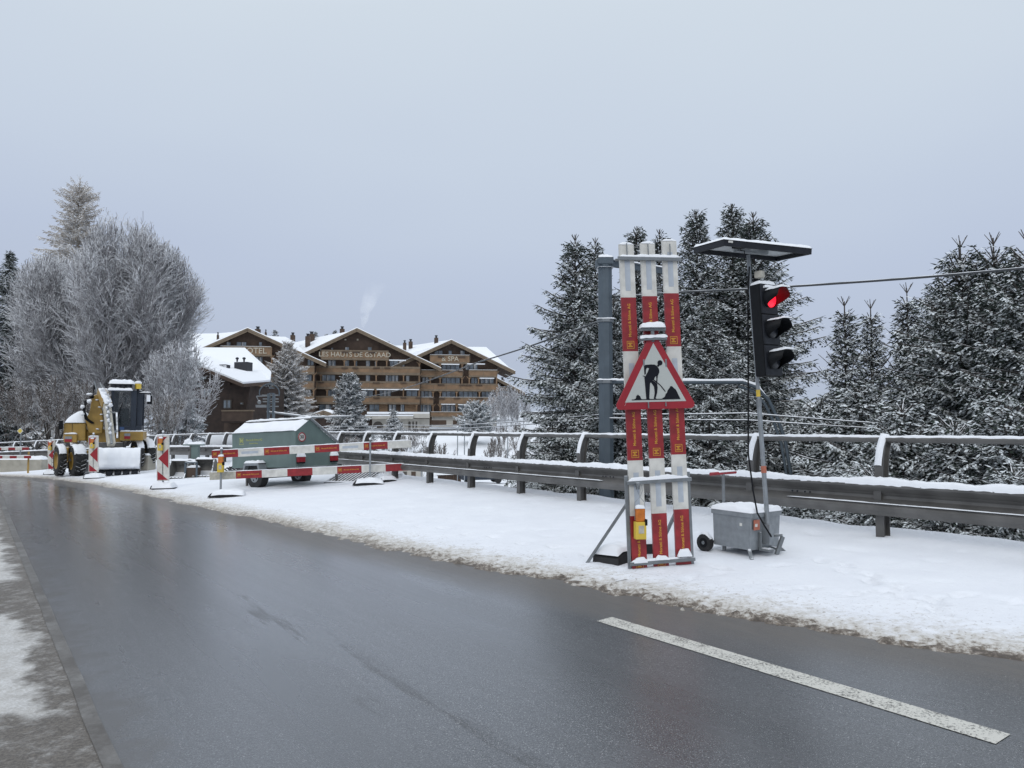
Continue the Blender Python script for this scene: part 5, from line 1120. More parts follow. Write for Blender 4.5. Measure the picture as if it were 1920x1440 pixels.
# middle gable
B = Facade('hotel_building', 'middle gable of the chalet hotel with honey balconies reading LES HAUTS DE GSTAAD', 'hotel', None, 150, R(8), 405, *z2)
B.gable((405, 122), (1125, 465), (-330, 470), 935, -150, 955, 'wood_brown', 1.7, 13)
B.slab('main_roof', [(-650, 350, 13), (-250, 262, 24), (60, 190, 24), (150, 172, 24), (405, 128, 18), (405, 126, 4), (60, 280, 4), (-60, 330, 4), (-330, 400, 4)], .5, 'snow_soft')
for a in ((95, 675, 310, 375, 'LES HAUTS DE GSTAAD', 386, 1.3), (-140, 945, 450, 500), (-140, 945, 577, 627), (-140, 945, 705, 755)): B.balcony(*a)
for X_, ys in ((295, (375, 448)), (385, (375, 448)), (570, (375, 448)), (660, (375, 448)), (95, (500, 575)), (385, (500, 575)), (570, (500, 575)), (805, (500, 575)), (940, (500, 575)), (150, (627, 703)), (570, (627, 703)), (805, (627, 703)), (940, (627, 703)), (920, (755, 832)), (940, (400, 450))): B.post(X_, *ys)
for a in ((155, 222, 388, 447, 1), (300, 338, 388, 447, 0), (380, 408, 388, 447, 0), (480, 518, 388, 447, 0), (555, 580, 388, 447, 0), (685, 758, 390, 447, 1), (765, 815, 390, 447, 1), (300, 335, 275, 308, 0), (495, 530, 275, 308, 0), (180, 200, 280, 308, 0), (105, 220, 515, 576, 2), (480, 520, 515, 576, 0), (650, 762, 515, 576, 3), (825, 858, 520, 576, 0), (0, 25, 515, 576, 0), (158, 232, 645, 703, 1), (460, 545, 648, 703, 1), (600, 700, 648, 703, 2), (830, 925, 648, 703, 1), (85, 190, 768, 830, 1), (515, 600, 768, 830, 1), (680, 745, 768, 830, 1), (780, 815, 768, 830, 0)):
    B.window(a[0], a[1], a[2], a[3], 0.0, a[4])
for a in ((445, 552, 638), (575, 800, 638), (815, 940, 638), (680, 825, 386)): B.part('awning', a[0], a[1], a[2], a[2] + 7, -1.5, -.9, 'snow_soft')
for a in ((270, 325, 452), (365, 415, 452), (545, 600, 452), (640, 690, 452), (545, 600, 580), (780, 830, 580), (910, 960, 580), (75, 120, 578), (545, 600, 708), (780, 830, 708), (910, 960, 708), (270, 330, 315), (365, 430, 315), (500, 560, 318)): B.planter(*a)
for X_ in (295, 400): B.part('lamp', X_, X_ + 14, 205, 218, -.2, 0, 'letter_pale')
B.chimney(252, 292, 118, 150, 12)
m = MB(); B.box(m, 600, 670, 765, 832, -.1, 0, 'wood_honey'); B.box(m, 820, 915, 765, 832, -.1, 0, 'wood_honey'); B.box(m, 240, 400, 765, 832, -.08, 0, 'wood_brown'); m.build('wood_panel', B.root)
# right gable
Cc = Facade('hotel_building', 'right gable of the chalet hotel with the lettering & SPA on its top balcony', 'hotel', None, 154, R(8), 1210, *z2)
Cc.gable((1210, 222), (1755, 490), (700, 455), 960, 930, 1605, 'wood_brown', 1.7, 13)
Cc.slab('main_roof', [(730, 262, 20), (870, 262, 22), (1200, 214, 20), (1210, 228, 4), (905, 350, 4), (760, 360, 4)], .5, 'snow_soft')
Cc.slab('main_roof', [(1230, 240, 4), (1340, 273, 20), (1515, 275, 20), (1712, 450, 5), (1745, 478, 3), (1500, 365, 3)], .5, 'snow_soft')
for a in ((1030, 1370, 350, 408, '& SPA', 1205, 1.35), (955, 1312, 480, 525), (1365, 1605, 480, 525), (948, 1618, 597, 645), (948, 1060, 713, 763), (1112, 1615, 713, 763), (1040, 1320, 838, 868), (1500, 1610, 838, 868)): Cc.balcony(*a)
for X_, ys in ((1120, (408, 480)), (1308, (408, 480)), (1035, (525, 597)), (1120, (525, 597)), (1308, (525, 597)), (1370, (525, 597)), (1450, (525, 597)), (1605, (480, 597)), (1060, (645, 713)), (1122, (645, 713)), (1262, (645, 713)), (1458, (645, 713)), (1608, (645, 713)), (1060, (763, 838)), (1122, (763, 838)), (1262, (763, 838)), (1608, (763, 838))): Cc.post(X_, *ys)
for a in ((1135, 1285, 425, 475, 3), (1335, 1440, 425, 475, 2), (1070, 1140, 305, 345, 1), (1190, 1220, 305, 345, 0), (1290, 1330, 305, 345, 0), (1135, 1290, 538, 592, 3), (1385, 1442, 538, 592, 1), (1465, 1580, 545, 592, 2), (965, 1020, 535, 590, 1), (955, 1050, 652, 710, 2), (1135, 1250, 655, 710, 2), (1280, 1440, 655, 710, 3), (1475, 1570, 655, 710, 2), (935, 1045, 768, 835, 2), (1130, 1250, 772, 835, 2), (1280, 1400, 772, 835, 2), (1440, 1580, 772, 835, 2)): Cc.window(a[0], a[1], a[2], a[3], 0.0, a[4])
for a in ((1130, 1285, 421), (1350, 1505, 418), (1460, 1585, 541), (1130, 1250, 765), (1275, 1400, 768)): Cc.part('awning', a[0], a[1], a[2], a[2] + 6, -1.5, -.9, 'snow_soft')
for a in ((1100, 1155, 355), (1275, 1335, 358), (1140, 1200, 478), (1275, 1325, 480), (1100, 1155, 597), (1285, 1335, 600), (1340, 1390, 600), (1430, 1480, 600), (1030, 1080, 715), (1110, 1160, 715), (1240, 1290, 712), (1430, 1490, 715)): Cc.planter(*a)
Cc.chimney(1068, 1102, 195, 235, 10); Cc.chimney(798, 828, 238, 280, 10); Cc.chimney(846, 882, 228, 262, 14)
m = MB(); Cc.box(m, 1050, 1600, 872, 960, -.6, -.1, 'stone_pale'); Cc.box(m, 1050, 1175, 905, 946, -.64, -.58, 'wood_brown'); Cc.box(m, 1232, 1320, 905, 946, -.64, -.58, 'wood_brown'); m.build('stone_base', Cc.root)
# left gable
Dd = Facade('hotel_building', 'left gable of the chalet hotel with HOTEL lettering, partly behind the dark chalet', 'hotel', None, 144, R(8), 665, *z1)
Dd.gable((665, 302), (1450, 655), (-150, 660), 1330, 60, 1330, 'wood_brown', 1.6, 13)
Dd.slab('main_roof', [(40, 345, 22), (450, 343, 22), (660, 292, 20), (660, 305, 4), (220, 475, 4), (40, 545, 4)], .5, 'snow_soft')
Dd.slab('main_roof', [(690, 305, 5), (860, 370, 20), (1030, 378, 20), (1130, 430, 10), (1230, 540, 3), (980, 435, 3)], .5, 'snow_soft')
Dd.balcony(395, 895, 482, 560, 'HOTEL', 712, 1.5)
for a in ((200, 1325, 675, 735), (200, 1325, 830, 890), (200, 1325, 975, 1035)): Dd.balcony(*a)
for X_, ys in ((895, (560, 675)), (700, (560, 675)), (1100, (735, 830)), (1320, (735, 830)), (1100, (890, 975)), (1320, (890, 975)), (900, (735, 830)), (900, (890, 975))): Dd.post(X_, *ys)
for a in ((438, 482, 428, 470, 0), (540, 640, 430, 475, 1), (765, 798, 430, 475, 0), (735, 805, 580, 640, 1), (1255, 1320, 600, 670, 1), (1180, 1300, 755, 828, 1), (1180, 1300, 905, 972, 1), (1180, 1300, 1045, 1110, 1), (500, 620, 600, 670, 1)): Dd.window(a[0], a[1], a[2], a[3], 0.0, a[4])
Dd.chimney(720, 772, 300, 330, 10); Dd.chimney(1228, 1275, 372, 450, 12); Dd.chimney(1260, 1320, 350, 400, 16); Dd.chimney(1078, 1122, 360, 400, 14); Dd.chimney(338, 352, 358, 378, 12); Dd.chimney(820, 834, 330, 358, 14)
# arcade wing and canopies
Ea = Facade('arcade_building', 'low cream arcade with round arches and layered snowy flat roofs below the hotel', 'building', None, 138, R(6), 700, *z2)
m = MB(); Ea.box(m, 540, 945, 893, 985, 0, 3, 'stone_pale'); Ea.box(m, 945, 1030, 893, 985, .4, 3, 'stone_pale'); Ea.box(m, 890, 1032, 850, 886, -1.2, 4, 'stone_pale'); Ea.box(m, 60, 540, 900, 985, .6, 3, 'wood_chalet'); m.build('wall', Ea.root)
m = MB(); Ea.box(m, 480, 890, 866, 893, -1.6, 4, 'stone_pale'); m.build('canopy', Ea.root); m = MB(); Ea.box(m, 478, 892, 858, 868, -1.65, 4, 'snow_soft'); Ea.box(m, 495, 1030, 834, 850, .6, 7, 'snow_soft'); m.build('snow_cap', Ea.root)
for x0, x1, y0 in ((545, 635, 915), (668, 700, 915), (780, 802, 918), (850, 870, 915), (884, 898, 915), (912, 926, 915)):
    a, b = Ea.P(x0, 985), Ea.P(x1, y0); r_ = (b.x - a.x) / 2; m = MB(); m.prism([(a.x, a.z), (b.x, a.z)] + [(a.x + r_ + r_ * math.cos(k * math.pi / 10), max(a.z, b.z - r_) + r_ * math.sin(k * math.pi / 10)) for k in range(11)], -.04, .0, 'window_frame'); m.build('arch_window', Ea.root)
# small hut
Hh = Facade('garden_hut', 'small brown hut under a rounded snowy roof between the larch and the spruce', 'hut', None, 125, R(0), 160, *z2)
Hh.gable((130, 822), (270, 870), (50, 850), 960, 70, 255, 'wood_chalet', .5, 4, .25)
# chalet at far right behind
Ff = Facade('chalet', 'distant brown chalet whose sloping roof shows right of the hotel', 'chalet', None, 185, R(8), 1560, *z2)
Ff.gable((1560, 525), (1840, 672), (1300, 660), 800, 1330, 1765, 'wood_brown', 1.5, 10)
Ff.balcony(1600, 1760, 680, 712); Ff.balcony(1600, 1700, 625, 645)
for a in ((1625, 1700, 645, 675, 1), (1620, 1680, 715, 745, 1)): Ff.window(a[0], a[1], a[2], a[3], 0, a[4])
Ff.chimney(1640, 1672, 555, 580, 6)
# dark chalet in front on the left
Gg = Facade('chalet', 'dark brown chalet with big snowy roof and grey double chimney left of the hotel', 'chalet', None, 86, R(-14), 400, *z1)
def zl(X_, Y_, d): return Gg.P(X_, Y_, d)
m = MB(); a = [Gg.P(-250, 560, -1.5), Gg.P(225, 700, -1.5), Gg.P(608, 868, -1.5), Gg.P(608, 1345, 0), Gg.P(-250, 1345, 0)]
m.prism([(p.x, p.z) for p in a], 0, .4, 'wood_chalet'); q = Gg.P(608, 860, 0); q2 = Gg.P(870, 850, 5.5); zb_ = Gg.P(608, 1345, 0).z
m.add([(q.x + .3, 0, zb_), (q2.x, 5.5, zb_), (q2.x, 5.5, q.z), (q.x + .3, 0, q.z)], [(0, 1, 2, 3)], 'wood_chalet')
m.bx(q2.x - .3, q2.x, 5.3, 9, zb_, q.z, 'wood_chalet'); m.build('wall', Gg.root)
rp = [(-250, 535, -1.5), (225, 690, -1.5), (610, 848, -1.5), (885, 826, 5.0), (893, 745, 8.0), (622, 503, 14.0), (60, 500, 14.0), (-250, 500, 14)]
Gg.slab('roof', [(x, y + 3, d) for x, y, d in rp], .32, 'wood_chalet')
Gg.slab('snow_cap', [(x, y - 16, d) for x, y, d in rp], .26, 'snow_soft')
m = MB()
for a, b in (((-250, 560, -1.6), (225, 712, -1.6)), ((225, 712, -1.6), (612, 868, -1.6)), ((612, 868, -1.6), (885, 848, 4.9))): m.bar(Gg.P(*a), Gg.P(*b), .14, .34, 'wood_brown')
for a in ((330, 790), (470, 850)): m.bar(Gg.P(a[0], a[1], -1.4), Gg.P(a[0], a[1], .1), .25, .3, 'wood_chalet')
m.build('bargeboard', Gg.root)
a, b = Gg.P(519, 728, 5), Gg.P(648, 630, 5); m = MB(); m.bx(a.x, b.x, 5, 6.2, a.z - .6, b.z, 'chimney_metal'); ch = m.build('chimney', Gg.root, .02)
m = MB()
for X_ in (549, 618): q = Gg.P(X_, 630, 5.6); m.cyl(q, q + Vector((0, 0, .25)), .1, 'chimney_metal', 8); m.ball(q + Vector((0, 0, .4)), .20, 'chimney_metal', 10, 6, (1, 1, .8))
m.build('cowl', ch)
m = MB(); Gg.box(m, 370, 432, 656, 664, 4, 4.6, 'chimney_metal'); Gg.box(m, 355, 368, 680, 696, 3, 3.2, 'chimney_metal'); Gg.box(m, 442, 466, 662, 700, 3.6, 3.9, 'chimney_metal'); m.build('roof_vent', Gg.root)
o = Gg.part('balcony', 405, 715, 1125, 1225, -1.3, -1.15, 'wood_brown'); Gg.part('handrail', 400, 720, 1112, 1128, -1.4, -1.1, 'wood_beam', o); Gg.part('floor_slab', 405, 715, 1222, 1240, -1.3, .1, 'wood_chalet', o)
for a in ((425, 500, 1010, 1100, 1), (590, 620, 1035, 1062, 0), (200, 300, 900, 980, 1)): Gg.window(a[0], a[1], a[2], a[3], 0, a[4])
Gg.part('corner_post', 640, 665, 850, 1340, .3, .5, 'wood_chalet'); Gg.part('garage_door', 430, 590, 1245, 1340, -.05, 0, 'wood_brown')

# ------------------------------------------------------------------ vegetation
def mesh_np(name, V, F, mt, parent=None):
    me = bpy.data.meshes.new(name); V = np.asarray(V, np.float32); F = np.asarray(F, np.int32); k = F.shape[1]
    me.vertices.add(len(V)); me.vertices.foreach_set('co', V.ravel()); me.loops.add(F.size); me.loops.foreach_set('vertex_index', F.ravel()); me.polygons.add(len(F)); me.polygons.foreach_set('loop_start', np.arange(0, F.size, k, dtype=np.int32))
    me.materials.append(MT[mt]); me.update(calc_edges=True)
    o = bpy.data.objects.new(name, me); COL.objects.link(o)
    if parent is not None: o.parent = parent
    return o
def kites(B0, D, Wd):
    """flat kite-shaped sprays: base point, direction vector, width"""
    n = len(B0); rr = rng.normal(0, .38, (n, 3)); up = np.array([0, 0, 1.0]) + rr
    W = np.cross(D, up); W /= np.linalg.norm(W, axis=1, keepdims=True) + 1e-9; W *= Wd[:, None]
    V = np.stack([B0, B0 + D * .45 + W, B0 + D, B0 + D * .45 - W], 1).reshape(-1, 3)
    return V, np.arange(4 * n).reshape(n, 4)
def segs(P0, P1, R0, R1, k=3):
    n = len(P0); T = P1 - P0; T /= np.linalg.norm(T, axis=1, keepdims=True) + 1e-9
    a = np.where(np.abs(T[:, 2:3]) < .9, np.array([[0, 0, 1.0]]), np.array([[1.0, 0, 0]])); U = np.cross(T, a); U /= np.linalg.norm(U, axis=1, keepdims=True) + 1e-9; W = np.cross(T, U)
    V = np.empty((n, 2 * k, 3))
    for j in range(k):
        an = 2 * math.pi * j / k + .5; d = U * math.cos(an) + W * math.sin(an); V[:, j] = P0 + d * R0[:, None]; V[:, k + j] = P1 + d * R1[:, None]
    b = (np.arange(n) * 2 * k)[:, None]; F = np.concatenate([b + np.array([[j, (j + 1) % k, k + (j + 1) % k, k + j]]) for j in range(k)])
    return V.reshape(-1, 3), F
def spruce(name, H, Rb, seed, mt, dens=1.0, bare_top=.6, tw=1.0, top_pow=.86, droop=1.0, whorl=.22, low=.04, parent=None, tips=1.0, kk=6, tmt='bark', up=1.0):
    global rng
    rng = np.random.default_rng(seed); z = H * low + .1; BB = []; DD = []; WW = []; SP0 = []; SP1 = []; SR0 = []; SR1 = []
    while z < H - bare_top * .5:
        t = z / H; L0 = Rb * ((1 - t) ** top_pow) * (1 if t > .12 else .8 + t * 1.6) + .12
        nb = int((8 + 3 * rng.random()) * (1 if t < .85 else .75))
        a0 = rng.random() * 7
        lobes = 1 + .18 * math.sin(seed + z * 1.3)
        for b in range(nb):
            az = a0 + b * 2 * math.pi / nb + rng.normal(0, .18); L = L0 * rng.uniform(.62, 1.12) * lobes; zz = z + rng.uniform(-.12, .12)
            e0 = np.interp(t, [0, .35, .75, .92, 1], [-.28, -.10, .22, .62, .95]) * (up if t > .3 else 1) + rng.normal(0, .07 + (.06 if up < 1 else 0))
            h = np.array([math.cos(az), math.sin(az), 0]); sd = np.array([-math.sin(az), math.cos(az), 0])
            def pos(r):
                r = np.asarray(r)[:, None]; return h * r * math.cos(e0) + np.array([0, 0, 1.0]) * (zz + r * math.sin(e0) - droop * .16 * r * r / max(L, .3) * (1 - t) * 1.6 + .10 * L * (r / L) ** 4)
            rs_ = np.linspace(0, L, 6); pp = pos(rs_); SP0.append(pp[:-1]); SP1.append(pp[1:]); rr = .012 + .028 * L / 2 * (1 - np.arange(6) / 5.5) * (H / 10); SR0.append(rr[:-1]); SR1.append(rr[1:])
            n1 = max(3, int(L / (.085 / dens))); r = np.repeat(np.linspace(L * .12, L * .985, n1), 2) + rng.normal(0, .02, 2 * n1); r = np.clip(r, .05, L); sgn = np.tile([-1, 1], n1)
            tl_ = np.clip(.44 * (L - r) + .13, .1, .62) * rng.uniform(.6, 1.15, 2 * n1) * tips; p0 = pos(r)
            dn = -rng.uniform(.05, .75, 2 * n1) * droop
            td = h[None] * .62 + sd[None] * (sgn * .8)[:, None] + np.stack([0 * dn, 0 * dn, dn + math.sin(e0) * .5], 1); td /= np.linalg.norm(td, axis=1, keepdims=True)
            k = kk; u = np.tile(np.linspace(.12, .95, k), 2 * n1); idx = np.repeat(np.arange(2 * n1), k)
            q = p0[idx] + td[idx] * (u * tl_[idx])[:, None]; q[:, 2] -= .22 * (u ** 2) * tl_[idx] * droop
            ss_ = np.where(np.arange(len(idx)) % 2 == 0, 1, -1); ll = rng.uniform(.06, .125, len(idx)) * tw
            perp = np.cross(td[idx], np.array([[0, 0, 1.0]])); d2 = td[idx] * .75 + perp * (ss_ * rng.uniform(.3, .8, len(idx)))[:, None]; d2[:, 2] -= rng.uniform(-.1, .45, len(idx))
            d2 *= (ll / np.linalg.norm(d2, axis=1))[:, None]
            BB.append(q); DD.append(d2); WW.append(rng.uniform(.014, .026, len(q)) * tw)
            ex = p0; BB.append(ex); DD.append(td * (tl_ * .55)[:, None]); WW.append(np.full(len(ex), .018 * tw))
            pe = pos([L])[0]; BB.append(pe[None]); DD.append((h * .16 + np.array([0, 0, .06]))[None] * tw); WW.append(np.array([.02 * tw]))
        z += whorl * (1 if t < .8 else .8) * rng.uniform(.8, 1.2)
    SP0.append(np.array([[0, 0, 0], [0, 0, H * .5]])); SP1.append(np.array([[0, 0, H * .5], [0, 0, H]])); SR0.append(np.array([.016 * H, .009 * H])); SR1.append(np.array([.009 * H, .012]))
    # bare candle shoots at the top
    for zt, e_, l_ in ((H * .985, 1.0, .3), (H - bare_top * .5, .8, .34), (H - bare_top, .7, .4), (H - bare_top * 1.4, .75, .55), (H - bare_top * 1.8, .8, .6), (H - bare_top * 2.2, .85, .7)):
        for j in range(5):
            az = j * 1.26 + zt; off_ = max(0, H - zt - bare_top) * .35; s0 = np.array([[math.cos(az) * off_, math.sin(az) * off_, min(zt, H - .12)]]); s1 = s0 + np.array([[math.cos(az) * math.cos(e_), math.sin(az) * math.cos(e_), math.sin(e_)]]) * l_ * bare_top
            SP0.append(s0); SP1.append(s1); SR0.append(np.array([.012])); SR1.append(np.array([.007]))
    V, F = kites(np.concatenate(BB), np.concatenate(DD), np.concatenate(WW)); c = mesh_np('crown', V, F, mt, parent)
    V, F = segs(np.concatenate(SP0), np.concatenate(SP1), np.concatenate(SR0), np.concatenate(SR1), 4); tk = mesh_np('trunk', V, F, tmt, parent)
    return c, tk
def tree(px, py, Y, H, Rb, seed, mt, lab, name='spruce_tree', grp=None, **k):
    p = at(px, py, Y); t = thing(name, lab, 'tree', Matrix.Translation((p.x, p.y, p.z - H)), grp)
    spruce(name, H, Rb, seed, mt, parent=t, **k); return t
def tcopy(src, px, py, Y, H0, H, lab, rot, grp=None, wide=1.0):
    p = at(px, py, Y); c = copy_tree(src); c['label'] = lab; f = H / H0
    if grp: c['group'] = grp
    c.matrix_world = Matrix.Translation((p.x, p.y, p.z - H)) @ Matrix.Rotation(rot, 4, 'Z') @ Matrix.Diagonal((f * wide, f * wide, f, 1)); return c
GS = 'snowy spruces beyond the guardrail'
A1 = tree(1078, 440, 19.0, 10.2, 2.95, 11, 'needles', 'left spruce of the group behind the grey mast, its branches reaching lowest to the left', grp=GS)
A2 = tree(1305, 392, 21.5, 11.6, 2.9, 23, 'needles', 'tallest spruce, directly behind the gap between the planks and the solar panel', grp=GS, top_pow=.82)
A3 = tree(1800, 452, 15.5, 9.2, 2.8, 37, 'needles', 'broad dark spruce with several bare leaders, large at the right of the picture', grp=GS, bare_top=.9, top_pow=.74)
A4 = tree(1700, 540, 17.5, 8.0, 1.65, 41, 'needles', 'slim spruce with a sharp single leader standing left of the broad dark one', grp=GS, bare_top=.9, top_pow=1.05)
for a in ((A1, 1116, 446, 20.0, 10.2, 10.4, 'spruce whose narrow top shows just left of the head of the grey mast', 2.1, GS, .85),
          (A2, 1194, 424, 23.5, 11.6, 11.6, 'spruce seen between the left and middle upright planks', 1.1, GS),
          (A1, 1236, 430, 23.0, 10.2, 11.2, 'spruce seen between the middle and right upright planks', 3.6, GS, .9),
          (A2, 1372, 382, 22.0, 11.6, 11.9, 'spruce with a long bare leader rising above the solar panel', 4.0, GS),
          (A1, 1412, 398, 21.0, 10.2, 11.0, 'spruce just behind the traffic light head, right of the panel mast', 5.2, GS, 1.1),
          (A4, 1583, 565, 17.0, 8.0, 7.4, 'left of two young spruces with thin leaders right of the traffic light', 1.0, GS, 1.05),
          (A4, 1632, 570, 17.6, 8.0, 7.4, 'right of two young spruces with thin leaders right of the traffic light', 2.6, GS, .95),
          (A3, 1862, 446, 15.0, 9.2, 9.2, 'broad spruce second from the right edge, crossed by the rising dark cable', 2.2, GS),
          (A3, 1925, 440, 13.5, 9.2, 9.0, 'spruce cut by the right edge of the picture', 4.4, GS, .9),
          (A3, 1760, 520, 18.0, 9.2, 8.6, 'spruce half hidden behind the slim one with the sharp leader', 5.0, GS, .8),
          (A1, 1150, 560, 16.8, 10.2, 8.2, 'lower spruce filling the space right behind the grey mast', 4.7, GS, 1.0),
          (A1, 1330, 560, 18.0, 10.2, 8.4, 'lower spruce behind the stay wire of the mast', .7, GS, 1.1)): tcopy(*a)
# low young spruces that close the view under and behind the guardrail
Y1_ = tree(1535, 745, 17.2, 5.0, 1.9, 55, 'needles', 'young snowy spruce behind the end of the bent tube', grp='young spruces below the handrail', dens=1.0, bare_top=.4, top_pow=.6)
GY = 'young spruces below the handrail'
for i, (px, py, Y, H, lab) in enumerate(((1040, 800, 18.5, 4.6, 'young snowy spruce left of the grey mast, seen through the handrail'), (1180, 800, 16.6, 4.4, 'young snowy spruce behind the left upright plank under the handrail'), (1330, 770, 16.6, 4.6, 'young snowy spruce behind the red handle of the battery box'), (1440, 800, 17.2, 4.6, 'young snowy spruce just behind the traffic light pole at rail height'), (1610, 725, 15.4, 5.2, 'young snowy spruce under the two thin wires right of the bent tube'), (1690, 760, 13.2, 4.6, 'young snowy spruce behind the nearest guardrail post'), (1790, 790, 12.2, 4.4, 'young snowy spruce behind the guardrail, right of the nearest post'), (1890, 760, 11.6, 4.6, 'young snowy spruce behind the guardrail at the right edge'), (1500, 905, 12.8, 3.4, 'low snowy spruce below the beam, right of the battery box'), (1780, 900, 10.9, 3.4, 'low snowy spruce below the beam, right of the nearest post'), (1900, 880, 10.4, 3.4, 'low snowy spruce below the beam at the right edge'), (1640, 880, 11.9, 3.7, 'low snowy spruce below the beam around the nearest post'))):
    tcopy(Y1_, px, py, Y, 5.0, H, lab, i * 1.3 + .4, GY, 1.05)
# conifers round the hotel
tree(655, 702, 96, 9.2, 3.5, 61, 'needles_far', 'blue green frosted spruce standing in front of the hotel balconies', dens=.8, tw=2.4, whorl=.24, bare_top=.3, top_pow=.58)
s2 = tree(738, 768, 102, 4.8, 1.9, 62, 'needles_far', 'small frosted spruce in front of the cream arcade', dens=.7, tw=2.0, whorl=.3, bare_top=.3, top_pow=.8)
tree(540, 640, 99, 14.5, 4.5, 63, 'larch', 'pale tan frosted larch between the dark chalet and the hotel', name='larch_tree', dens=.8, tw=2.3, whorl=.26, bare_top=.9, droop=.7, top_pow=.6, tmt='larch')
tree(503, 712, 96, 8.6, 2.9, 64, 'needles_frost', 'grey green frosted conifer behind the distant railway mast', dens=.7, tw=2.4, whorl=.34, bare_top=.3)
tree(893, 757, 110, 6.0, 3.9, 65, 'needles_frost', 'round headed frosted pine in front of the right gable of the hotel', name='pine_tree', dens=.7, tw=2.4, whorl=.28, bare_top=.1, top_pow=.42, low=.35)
for i, (px, py, H) in enumerate(((516, 618, 7), (592, 622, 6), (628, 619, 6), (612, 626, 5), (727, 640, 6), (735, 644, 5))):
    p = at(px, py, 215); c = copy_tree(s2); f = H / 4.8; c['label'] = 'tiny tree top peeping over the snowy roofs of the hotel'; c['group'] = 'tree tops behind the roofs'; c.matrix_world = Matrix.Translation((p.x, p.y, p.z - H)) @ Matrix.Rotation(i, 4, 'Z') @ Matrix.Diagonal((f, f, f, 1))
# left edge
tree(20, 468, 64, 17.2, 3.6, 71, 'needles', 'dark snowy spruce at the far left edge behind the bare trees', dens=.6, tw=2.2, whorl=.4, bare_top=.6)
tree(-70, 520, 60, 15, 4.2, 72, 'needles', 'dark spruce beyond the far left edge, its lower branches in the shade', dens=.4, tw=2.4, whorl=.55)
tree(150, 330, 68, 24.5, 6.6, 73, 'larch', 'tall tan frosted larch whose thin top rises above the bare trees', name='larch_tree', dens=.6, tw=1.7, whorl=.42, bare_top=1.8, droop=1.0, top_pow=.66, kk=6, tmt='larch', up=.55)
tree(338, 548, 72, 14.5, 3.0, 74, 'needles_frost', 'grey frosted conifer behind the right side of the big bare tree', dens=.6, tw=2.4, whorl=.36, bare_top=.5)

def bare_tree(px, py, Y, H, Rm, seed, lab, grp=None, nst=15, dn=1.0, rmin=.011, mt='twigs', name='bare_tree', fan=1.15, zc=.52):
    rnd = random.Random(seed); p = at(px, py, Y); t = thing(name, lab, 'tree' if name == 'bare_tree' else 'shrub', Matrix.Translation(p), grp)
    S = []
    def inside(q):
        zz = (q.z - H * zc) / (H * (1 - zc) if q.z > H * zc else H * (zc + .02)); rr = math.hypot(q.x, q.y) / Rm; k_ = 1 + .22 * noise.noise(Vector((q.x * .45, q.y * .45, q.z * .3 + seed))); return abs(zz) ** 1.5 + rr ** 1.45 < k_ * rnd.uniform(.84, 1.10)
    def rot(d, ang):
        a = Vector((rnd.gauss(0, 1), rnd.gauss(0, 1), rnd.gauss(0, .6))); a = (a - d * a.dot(d)).normalized(); return (d * math.cos(ang) + a * math.sin(ang)).normalized()
    def grow(q, d, L, r, lev):
        step = (.6, .42, .30, .22)[lev] * (H / 15) ** .5; n = max(1, int(L / step))
        for i in range(n):
            d = (d + Vector((0, 0, (.035, .05, .03, .01)[lev])) + Vector((rnd.gauss(0, .05), rnd.gauss(0, .05), rnd.gauss(0, .04)))).normalized()
            q2 = q + d * step; r2 = max(rmin, r * (1 - (2.6 if lev == 0 else 1.4) / (n + 1)))
            if lev > 0 and not inside(q2): return
            S.append((q, q2, r, r2)); 
            if lev == 0 and not inside(q2): return
            q, r = q2, r2
            if lev < 3 and (lev > 0 or i > 1):
                for _ in range((2, 2, 2)[lev] if rnd.random() < (.80, .60, .45)[lev] * dn else 1 if rnd.random() < dn else 0):
                    grow(q, rot(d, rnd.uniform(*((.22, .5), (.35, .7), (.4, .8))[lev])), (rnd.uniform(.2, .42) * H, rnd.uniform(.06, .13) * H, rnd.uniform(.025, .05) * H)[lev] * (1 if lev else (1 - .4 * i / n)), max(rmin, r * (.62, .60, .55)[lev]), lev + 1)
    for k in range(nst):
        th = fan * (k + .5) / nst * (1 if k % 3 else .4); az = k * 2.4 + rnd.random(); d = Vector((math.sin(th) * math.cos(az), math.sin(th) * math.sin(az), math.cos(th)))
        grow(Vector((math.cos(az) * .35, math.sin(az) * .35, 0)), d, H * 1.05, .0065 * H * rnd.uniform(.6, 1.1), 0)
    n = len(S)
    if n > 150000: S = S[:150000]
    a = np.array([[*s_[0], *s_[1], s_[2], s_[3]] for s_ in S]); big = a[:, 6] > rmin * 2.0
    for nm, mk, m_ in (('trunk', big, 'bark'), ('crown', ~big, mt)):
        if mk.any(): V, F = segs(a[mk, 0:3], a[mk, 3:6], a[mk, 6], a[mk, 7], 3); mesh_np(nm, V, F, m_, t)
    return t, n
bt1, n1_ = bare_tree(228, 838, 56, 17.2, 6.9, 5, 'huge frosted bare tree fanning out behind the digger', nst=30, dn=1.0, rmin=.014, zc=.42)
bt2, n2_ = bare_tree(100, 838, 59, 15.2, 6.0, 6, 'frosted bare tree at the far left beside the priority sign', nst=20, dn=1.0, rmin=.014)
bt3, n3_ = bare_tree(335, 835, 53, 7.4, 3.2, 8, 'lower frosted bare tree spreading right towards the dark chalet', nst=14, dn=.95, rmin=.012, fan=1.3)
print('segs', n1_, n2_, n3_)
sb, n4 = bare_tree(60, 832, 52, 4.2, 2.8, 9, 'brownish leafless bush below the priority sign', 'leafless bushes by the road bend', nst=10, dn=.9, rmin=.012, name='bare_bush', fan=1.2, mt='brush')
